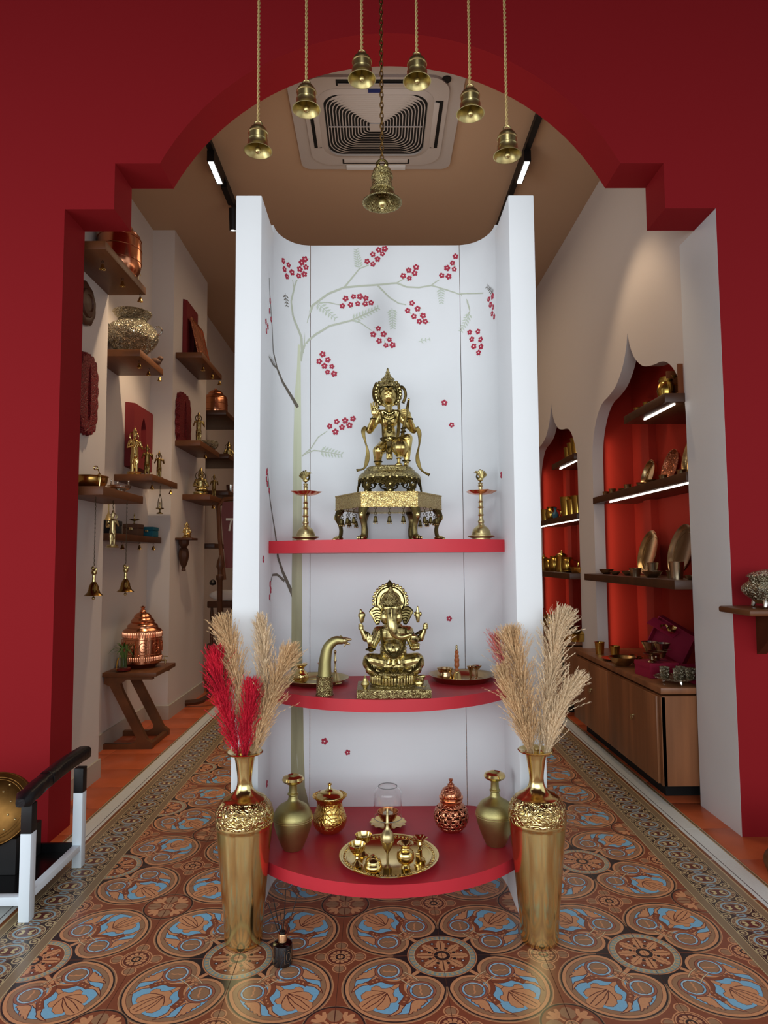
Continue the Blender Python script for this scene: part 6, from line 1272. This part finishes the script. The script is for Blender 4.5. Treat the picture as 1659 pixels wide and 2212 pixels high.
for zz, lab in ((.43, 'white seat cushion lying behind the dark bench spindles'), (.80, 'crumpled white cloth on the dark bench rail')):
    t = thing('cushion', lab, 'cushion', (-1.40, 4.15 if zz < .6 else 3.99, zz)); MB().ell((0, 0, .05), (.15, .12 if zz < .6 else .03, .05), 18).build('cushion_body', mat('white_cloth', (214, 208, 200), rough=.9, bump=('noise', 30, .6, .01)), t)
# ---------------------------------------------------------------- right side of the shop
def rshelf(lab, x0, y0, y1, zb, led=None):
    t = thing('niche_shelf', lab, 'shelf', (x0, y0, zb)); MB().box(0, 1.775-x0, 0, y1-y0, 0, .045, bev=.002).build('board', WOODD, t)
    if led: MB().box(led[0]-x0, led[0]-x0+.009, led[1], y1-y0-led[2], -.007, -.0005).build('led_strip', LED, t)
    return t
rshelf('walnut shelf at top of the near red niche with a light strip below', 1.385, 1.17, 1.72, 1.930, (1.44, .03, .15)); rshelf('walnut shelf of the near red niche carrying three upright plates, light strip below', 1.475, 1.17, 2.585, 1.54, (1.515, .02, .22)); rshelf('thick walnut shelf without light in the near red niche, two upright plates', 1.40, 1.17, 2.585, 1.012)
rshelf('walnut shelf at top of the far red niche with a light strip below', 1.46, 2.955, 3.60, 1.915, (1.50, .03, .1)); rshelf('walnut shelf of the far red niche carrying tall tumblers, light strip below', 1.47, 2.955, 4.36, 1.46, (1.50, .03, .1)); rshelf('walnut shelf of the far red niche crowded with brass jugs', 1.405, 2.955, 4.36, 1.005)
for y in (2.585, 4.37):
    area('niche_glow', (1.575, y-.012, 1.25), (0, rad(-90), 0), 1.5, .65, (1, .80, .62), .02)
def dplate(y, z, R, lab, m, x=1.70, tilt=14, rz=0):
    t = thing('upright_plate', lab, 'plate', (x, y, z+R*cos(rad(tilt))+.002), (0, 0, rz)); M_ = Ry(rad(-90+tilt))
    MB().lathe([(0, 0), (R*.82, 0), (R*.90, .008), (R*.98, .022), (R, .024), (R, .027), (R*.97, .026), (R*.88, .011), (R*.80, .004), (0, .004)], 56, M_).build('plate_body', m, t)
    MB().torus((0, 0, .005), R*.72, .0012, 48, 5, M=M_).build('engraved_ring', m, t); return t
GP = mat('brushed_gold_plate', (204, 176, 128), 1, .24); SP = mat('brushed_plate', (196, 178, 148), 1, .24)
dplate(2.12, 1.585, .098, 'smallest upright golden plate on the near niche plate shelf', GP); dplate(1.80, 1.585, .106, 'middle upright plate with copper engraving on the near niche plate shelf', COPPERH); dplate(1.48, 1.585, .145, 'largest upright golden plate, near end of the niche plate shelf', GP)
dplate(2.14, 1.057, .140, 'left upright bronze plate on the thick unlit shelf', GP, 1.69); dplate(1.66, 1.057, .148, 'right upright silvery plate on the thick unlit shelf', SP, 1.68)
def vessel(kind, x, y, z, s, lab, m, cat, group=None):
    P = {'tumbler': [(0, 0), (.028, 0), (.034, .08), (.036, .085), (.033, .08), (.026, .006), (0, .006)], 'bowl': [(0, 0), (.026, 0), (.045, .018), (.056, .036), (.058, .038), (.053, .036), (.04, .018), (0, .006)],
         'small_cup': [(0, 0), (.020, 0), (.026, .035), (.028, .038), (.024, .034), (.018, .005), (0, .005)], 'jug': [(0, 0), (.035, 0), (.045, .02), (.05, .05), (.042, .085), (.034, .095), (.04, .11), (.036, .11), (.03, .095), (0, .09)],
         'canister': [(0, 0), (.04, 0), (.042, .01), (.042, .12), (.045, .125), (.036, .135), (.02, .142), (.006, .145), (.01, .158), (0, .165)], 'dish': [(0, 0), (.06, 0), (.085, .012), (.088, .014), (.08, .012), (.055, .004), (0, .004)],
         'pan': [(0, 0), (.09, 0), (.105, .02), (.11, .055), (.114, .057), (.10, .055), (.09, .01), (0, .008)]}[kind]
    t = thing(kind, lab, cat, (x, y, z), group=group); MB().lathe([(r*s, q*s) for r, q in P], 32).build(kind+'_body', m, t)
    if kind == 'jug': MB().tube(bez([(.045*s, 0, .09*s), (.078*s, 0, .075*s), (.07*s, 0, .035*s), (.046*s, 0, .025*s)], 4), .005*s, 6).build('handle', m, t)
    return t
YB = mat('yellow_brass', (214, 180, 90), 1, .22)
for i, (x, y, k, s) in enumerate(((1.54, 2.50, 'small_cup', .9), (1.52, 2.32, 'small_cup', .9), (1.55, 2.20, 'bowl', .6), (1.52, 2.05, 'small_cup', .9), (1.56, 1.95, 'small_cup', .9), (1.53, 1.72, 'bowl', .6), (1.54, 1.58, 'small_cup', .9), (1.54, 1.36, 'small_cup', .9))):
    vessel(k, x, y, 1.585, s, 'small bronze %s on the lit plate shelf, %s from the far end' % ('cup' if k == 'small_cup' else 'bowl', ('first', 'second', 'third', 'fourth', 'fifth', 'sixth', 'seventh', 'eighth')[i]), GP, 'cup' if k == 'small_cup' else 'bowl', 'small bronze vessels on the plate shelf')
for i, (x, y, k, s) in enumerate(((1.50, 2.42, 'bowl', .85), (1.48, 2.20, 'bowl', .6), (1.50, 2.02, 'bowl', .8), (1.47, 1.84, 'small_cup', 1.3), (1.55, 1.78, 'tumbler', .95), (1.47, 1.60, 'bowl', .95), (1.50, 1.42, 'small_cup', 1.1), (1.47, 1.30, 'tumbler', 1.05), (1.50, 1.20, 'bowl', .6))):
    vessel(k, x, y, 1.057, s, '%s silvery %s from the far end, on the thick unlit shelf' % (('first', 'second', 'third', 'fourth', 'fifth', 'sixth', 'seventh', 'eighth', 'last')[i], {'bowl': 'bowl', 'small_cup': 'cup', 'tumbler': 'tumbler'}[k]), SP, {'bowl': 'bowl', 'small_cup': 'cup', 'tumbler': 'tumbler'}[k], 'silvery vessels on the unlit shelf')
# top shelf
vessel('tumbler', 1.50, 1.36, 1.975, 1.5, 'tall golden tumbler on the top shelf of the near niche', YB, 'tumbler'); vessel('small_cup', 1.46, 1.55, 1.975, 1.1, 'small golden cup, middle of the near niche top shelf', YB, 'cup'); vessel('small_cup', 1.46, 1.68, 1.975, 1.1, 'small golden cup, far end of the near niche top shelf', YB, 'cup')
t = thing('open_gift_box', 'dark open box with a brass cup standing in it, near end of top niche shelf', 'box', (1.56, 1.25, 1.975)); MB().box(-.1, .1, -.07, .07, 0, .01).box(.09, .1, -.07, .07, .01, .15).box(-.1, .09, -.07, -.06, .01, .15).box(-.1, .09, .06, .07, .01, .15).build('box_body', mat('amber_card', (120, 60, 20), rough=.5), t)
vessel('jug', 1.45, 1.30, 1.975, .9, 'brass jug with a curved handle at near end of the top niche shelf', YB, 'jug')
# far niche stock
for i, (y, s) in enumerate(((3.02, 1.5), (3.14, 1.7), (3.26, 1.5), (3.38, 1.3))): vessel('tumbler', 1.55, y, 1.96, s, 'tall brass tumbler on the far niche top shelf, %s from the near end' % ('first', 'second', 'third', 'fourth')[i], YB, 'tumbler', 'brass tumblers in the far niche')
for i, (y, s, k) in enumerate(((2.99, 1.6, 'tumbler'), (3.12, 1.7, 'tumbler'), (3.28, 1.5, 'tumbler'), (3.42, 1.9, 'tumbler'), (3.95, 1.1, 'jug'), (4.15, 1.3, 'tumbler'))): vessel(k, 1.54, y, 1.505, s, 'brass %s on the middle lit shelf of the far niche, %s from the near end' % (k, ('first', 'second', 'third', 'fourth', 'fifth', 'sixth')[i]), YB, k, 'brass ware on the lit far shelf')
t = thing('blue_vase', 'little blue and white vase among brass on the far niche shelf', 'vase', (1.53, 3.78, 1.505)); MB().lathe([(0, 0), (.02, 0), (.03, .04), (.012, .07), (.01, .09), (.018, .1), (0, .1)], 24).build('vase_body', mat('blue_glaze', (70, 120, 140), rough=.25), t)
for i, (y, k, s) in enumerate(((3.02, 'pan', .8), (3.22, 'dish', 1.0), (3.40, 'jug', 1.1), (3.58, 'canister', 1.1), (3.78, 'jug', 1.2), (3.98, 'jug', 1.0), (4.18, 'canister', .9))): vessel(k, 1.52, y, 1.05, s, 'golden %s crowded on the lowest far niche shelf, %s from the near end' % (k, ('first', 'second', 'third', 'fourth', 'fifth', 'sixth', 'seventh')[i]), YB, k, 'golden ware on the lowest far shelf')
# cabinets
def cabinet(lab, x, y0, y1):
    t = thing('low_cabinet', lab, 'cabinet', (x, y0, 0)); L = y1-y0; D = 1.775-x
    MB().box(.004, D, 0, L, .085, .505).build('carcass', WOODV, t); MB().box(0, D, -.004, L, .515, .545, bev=.003).build('worktop', WOODV, t); MB().box(.06, D-.05, .12, L-.04, 0, .085).build('plinth', DARKS, t)
    MB().box(.0, .02, 0, .026, .085, .5).build('side_panel', WOODV, t)
    n = 2
    for i in range(n):
        d = MB().box(-.012, .003, .03+i*(L-.03)/n, .03+(i+1)*(L-.03)/n-.004, .09, .50, bev=.002).build('door', WOODV, t)
        kb = MB().torus((-.026, .03+(i+.42)*(L-.03)/n, .335), .012, .003, 16, 6, rot=(0, pi/2, 0)).cap((-.012, .03+(i+.42)*(L-.03)/n, .345), (-.026, .03+(i+.42)*(L-.03)/n, .345), .006, .004, 8).build('knob', BRASSM, d)
cabinet('brown veneered low cabinet under the near red niche', 1.315, 1.175, 2.575); cabinet('brown veneered low cabinet under the far red niche, crowded with brass pans', 1.33, 2.96, 4.36)
CT = .546
t = thing('magenta_box', 'closed magenta gift box with two footed dishes on its lid', 'box', (1.415, 1.50, CT), (0, 0, rad(8))); MB().box(-.06, .10, -.075, .075, 0, .052).build('box_body', MAG, t); MB().box(-.062, .102, -.077, .077, .0525, .075).build('lid', MAG, t)
for x, y, lab in ((1.40, 1.47, 'front footed silvery dish with a spoon on the magenta box'), (1.45, 1.54, 'rear footed silvery dish with a spoon on the magenta box')):
    t = thing('footed_dish', lab, 'dish', (x, y, CT+.0755)); MB().lathe([(0, 0), (.024, 0), (.020, .005), (.006, .012), (.005, .028), (.03, .036), (.044, .044), (.042, .045), (.02, .038), (0, .036)], 32).build('dish_body', SP, t)
    sp_ = thing('dessert_spoon', 'spoon lying in the %s dish on the magenta box' % ('front' if y < 1.5 else 'rear'), 'spoon', (x, y, CT+.0755+.046)); MB().tube([(0, 0, 0), (.07, -.03, .012)], .0018, 6).ell((0, 0, 0), (.012, .008, .002), 10).build('spoon_body', SP, sp_)
t = thing('open_magenta_box', 'open magenta presentation box propped up against the red niche wall', 'box', (1.61, 1.74, CT+.145), (0, rad(27), rad(-50)))
MB().box(-.115, .115, .05, .056, -.10, .10).box(-.115, -.11, 0, .05, -.10, .10).box(.11, .115, 0, .05, -.10, .10).box(-.11, .11, 0, .05, -.10, -.095).box(-.11, .11, 0, .05, .095, .10).build('box_body', MAG, t)
MB().box(-.115, .05, -.07, .0, .102, .106, Rx(rad(25))).build('open_flap', MAG, t)
for i, (x, y) in enumerate(((1.560, 1.69), (1.578, 1.64))):
    t = thing('gilded_cup', ('left', 'right')[i]+' small gilded flower cup fixed at the top of the propped magenta box', 'cup', (x, y, CT+.205)); MB().lathe([(0, 0), (.012, .004), (.020, .022), (.024, .036), (.02, .03), (0, .01)], 24, Rx(.5), rmod=lambda a, z: 1+.12*cos(6*a)).build('cup_body', BRASS, t)
for i, (x, y) in enumerate(((1.49, 1.72), (1.53, 1.65))):
    t = thing('wine_goblet', ('left', 'right')[i]+' tall silvery conical goblet before the propped magenta box', 'goblet', (x, y, CT)); MB().lathe([(0, 0), (.026, 0), (.02, .005), (.005, .012), (.005, .062), (.012, .072), (.046, .150), (.044, .150), (.01, .078), (0, .075)], 36).build('goblet_body', SILVER, t)
for i, (x, y) in enumerate(((1.46, 1.90), (1.47, 1.83))):
    t = thing('stem_dish', ('left', 'right')[i]+' small bronze stemmed bowl at the foot of the propped box', 'dish', (x, y, CT)); MB().lathe([(0, 0), (.015, 0), (.012, .004), (.004, .01), (.004, .03), (.016, .036), (.026, .05), (.024, .05), (0, .036)], 24).build('dish_body', GP, t)
vessel('bowl', 1.375, 1.83, CT, 1.35, 'dark bronze bowl golden inside on the near cabinet', GP, 'bowl'); vessel('tumbler', 1.40, 2.02, CT+.015, .85, 'brass tumbler standing on the dark round dish', YB, 'tumbler'); vessel('dish', 1.41, 2.03, CT, 1.0, 'dark round brass dish at far end of the near cabinet', GP, 'dish'); vessel('tumbler', 1.40, 2.30, CT, .9, 'brass tumbler at the far edge of the near cabinet', YB, 'tumbler')
t = thing('jewel_box', 'long dark magenta open box lying behind the silver cups', 'box', (1.60, 1.35, CT), (0, 0, .1)); MB().box(-.09, .09, -.15, .15, 0, .008).box(-.09, -.084, -.15, .15, .008, .06).box(.084, .09, -.15, .15, .008, .06).box(-.084, .084, .144, .15, .008, .06).box(-.084, .084, -.15, -.144, .008, .06).build('box_body', MAG, t)
t = thing('gold_ornament', 'pale gold ornament inside the long magenta box', 'ornament', (1.57, 1.32, CT+.009)); MB().ell((0, 0, .03), (.03, .035, .03), 16).torus((0, 0, .055), .02, .005, 18, 6).build('ornament_body', BRASS, t)
t = thing('silver_tray', 'footed embossed silver tray at the near end of the cabinet', 'tray', (1.43, 1.262, CT)); MB().lathe([(0, .022), (.07, .022), (.085, .028), (.100, .034), (.101, .037), (.085, .032), (0, .027)], 56, rmod=lambda a, z: 1+(.03*cos(14*a) if z > .03 else 0)).build('tray_body', SILVERH, t)
for i in range(3): a = 2*pi*i/3-pi/2; MB().cap((.055*cos(a), .055*sin(a), .020), (.06*cos(a), .06*sin(a), .007), .012, .007, 8).build('foot', SILVER, t)
for i, (x, y) in enumerate(((1.385, 1.285), (1.425, 1.225), (1.465, 1.285), (1.490, 1.235))):
    t = thing('silver_cup', ('leftmost', 'front', 'rear middle', 'rightmost')[i]+' embossed silver cup on the footed silver tray', 'cup', (x, y, CT+.028), group='embossed silver cups on the tray'); MB().lathe([(0, 0), (.020, 0), (.022, .004), (.024, .048), (.026, .052), (.023, .050), (.02, .006), (0, .006)], 32).build('cup_body', SILVERH, t)
for i, (y, k, s) in enumerate(((3.0, 'pan', 1), (3.22, 'pan', 1.1), (3.5, 'pan', 1), (3.75, 'jug', 1.2), (3.95, 'pan', 1.1), (4.2, 'canister', 1.2))):
    t = vessel(k, 1.46, y, CT, s, 'dark golden %s on the far cabinet, %s from the near end' % (k, ('first', 'second', 'third', 'fourth', 'fifth', 'sixth')[i]), YB, k, 'golden pans on the far cabinet')
    if k == 'pan': MB().lathe([(.11*s, .058*s), (.08*s, .075*s), (.03*s, .085*s), (.006, .09*s), (.012, .105*s), (0, .11*s)], 32).build('lid', YB, t); MB().tube(bez([(-.11*s, 0, .04*s), (-.15*s, 0, .05*s), (-.19*s, 0, .07*s)], 4), .006, 6).build('handle', YB, t)
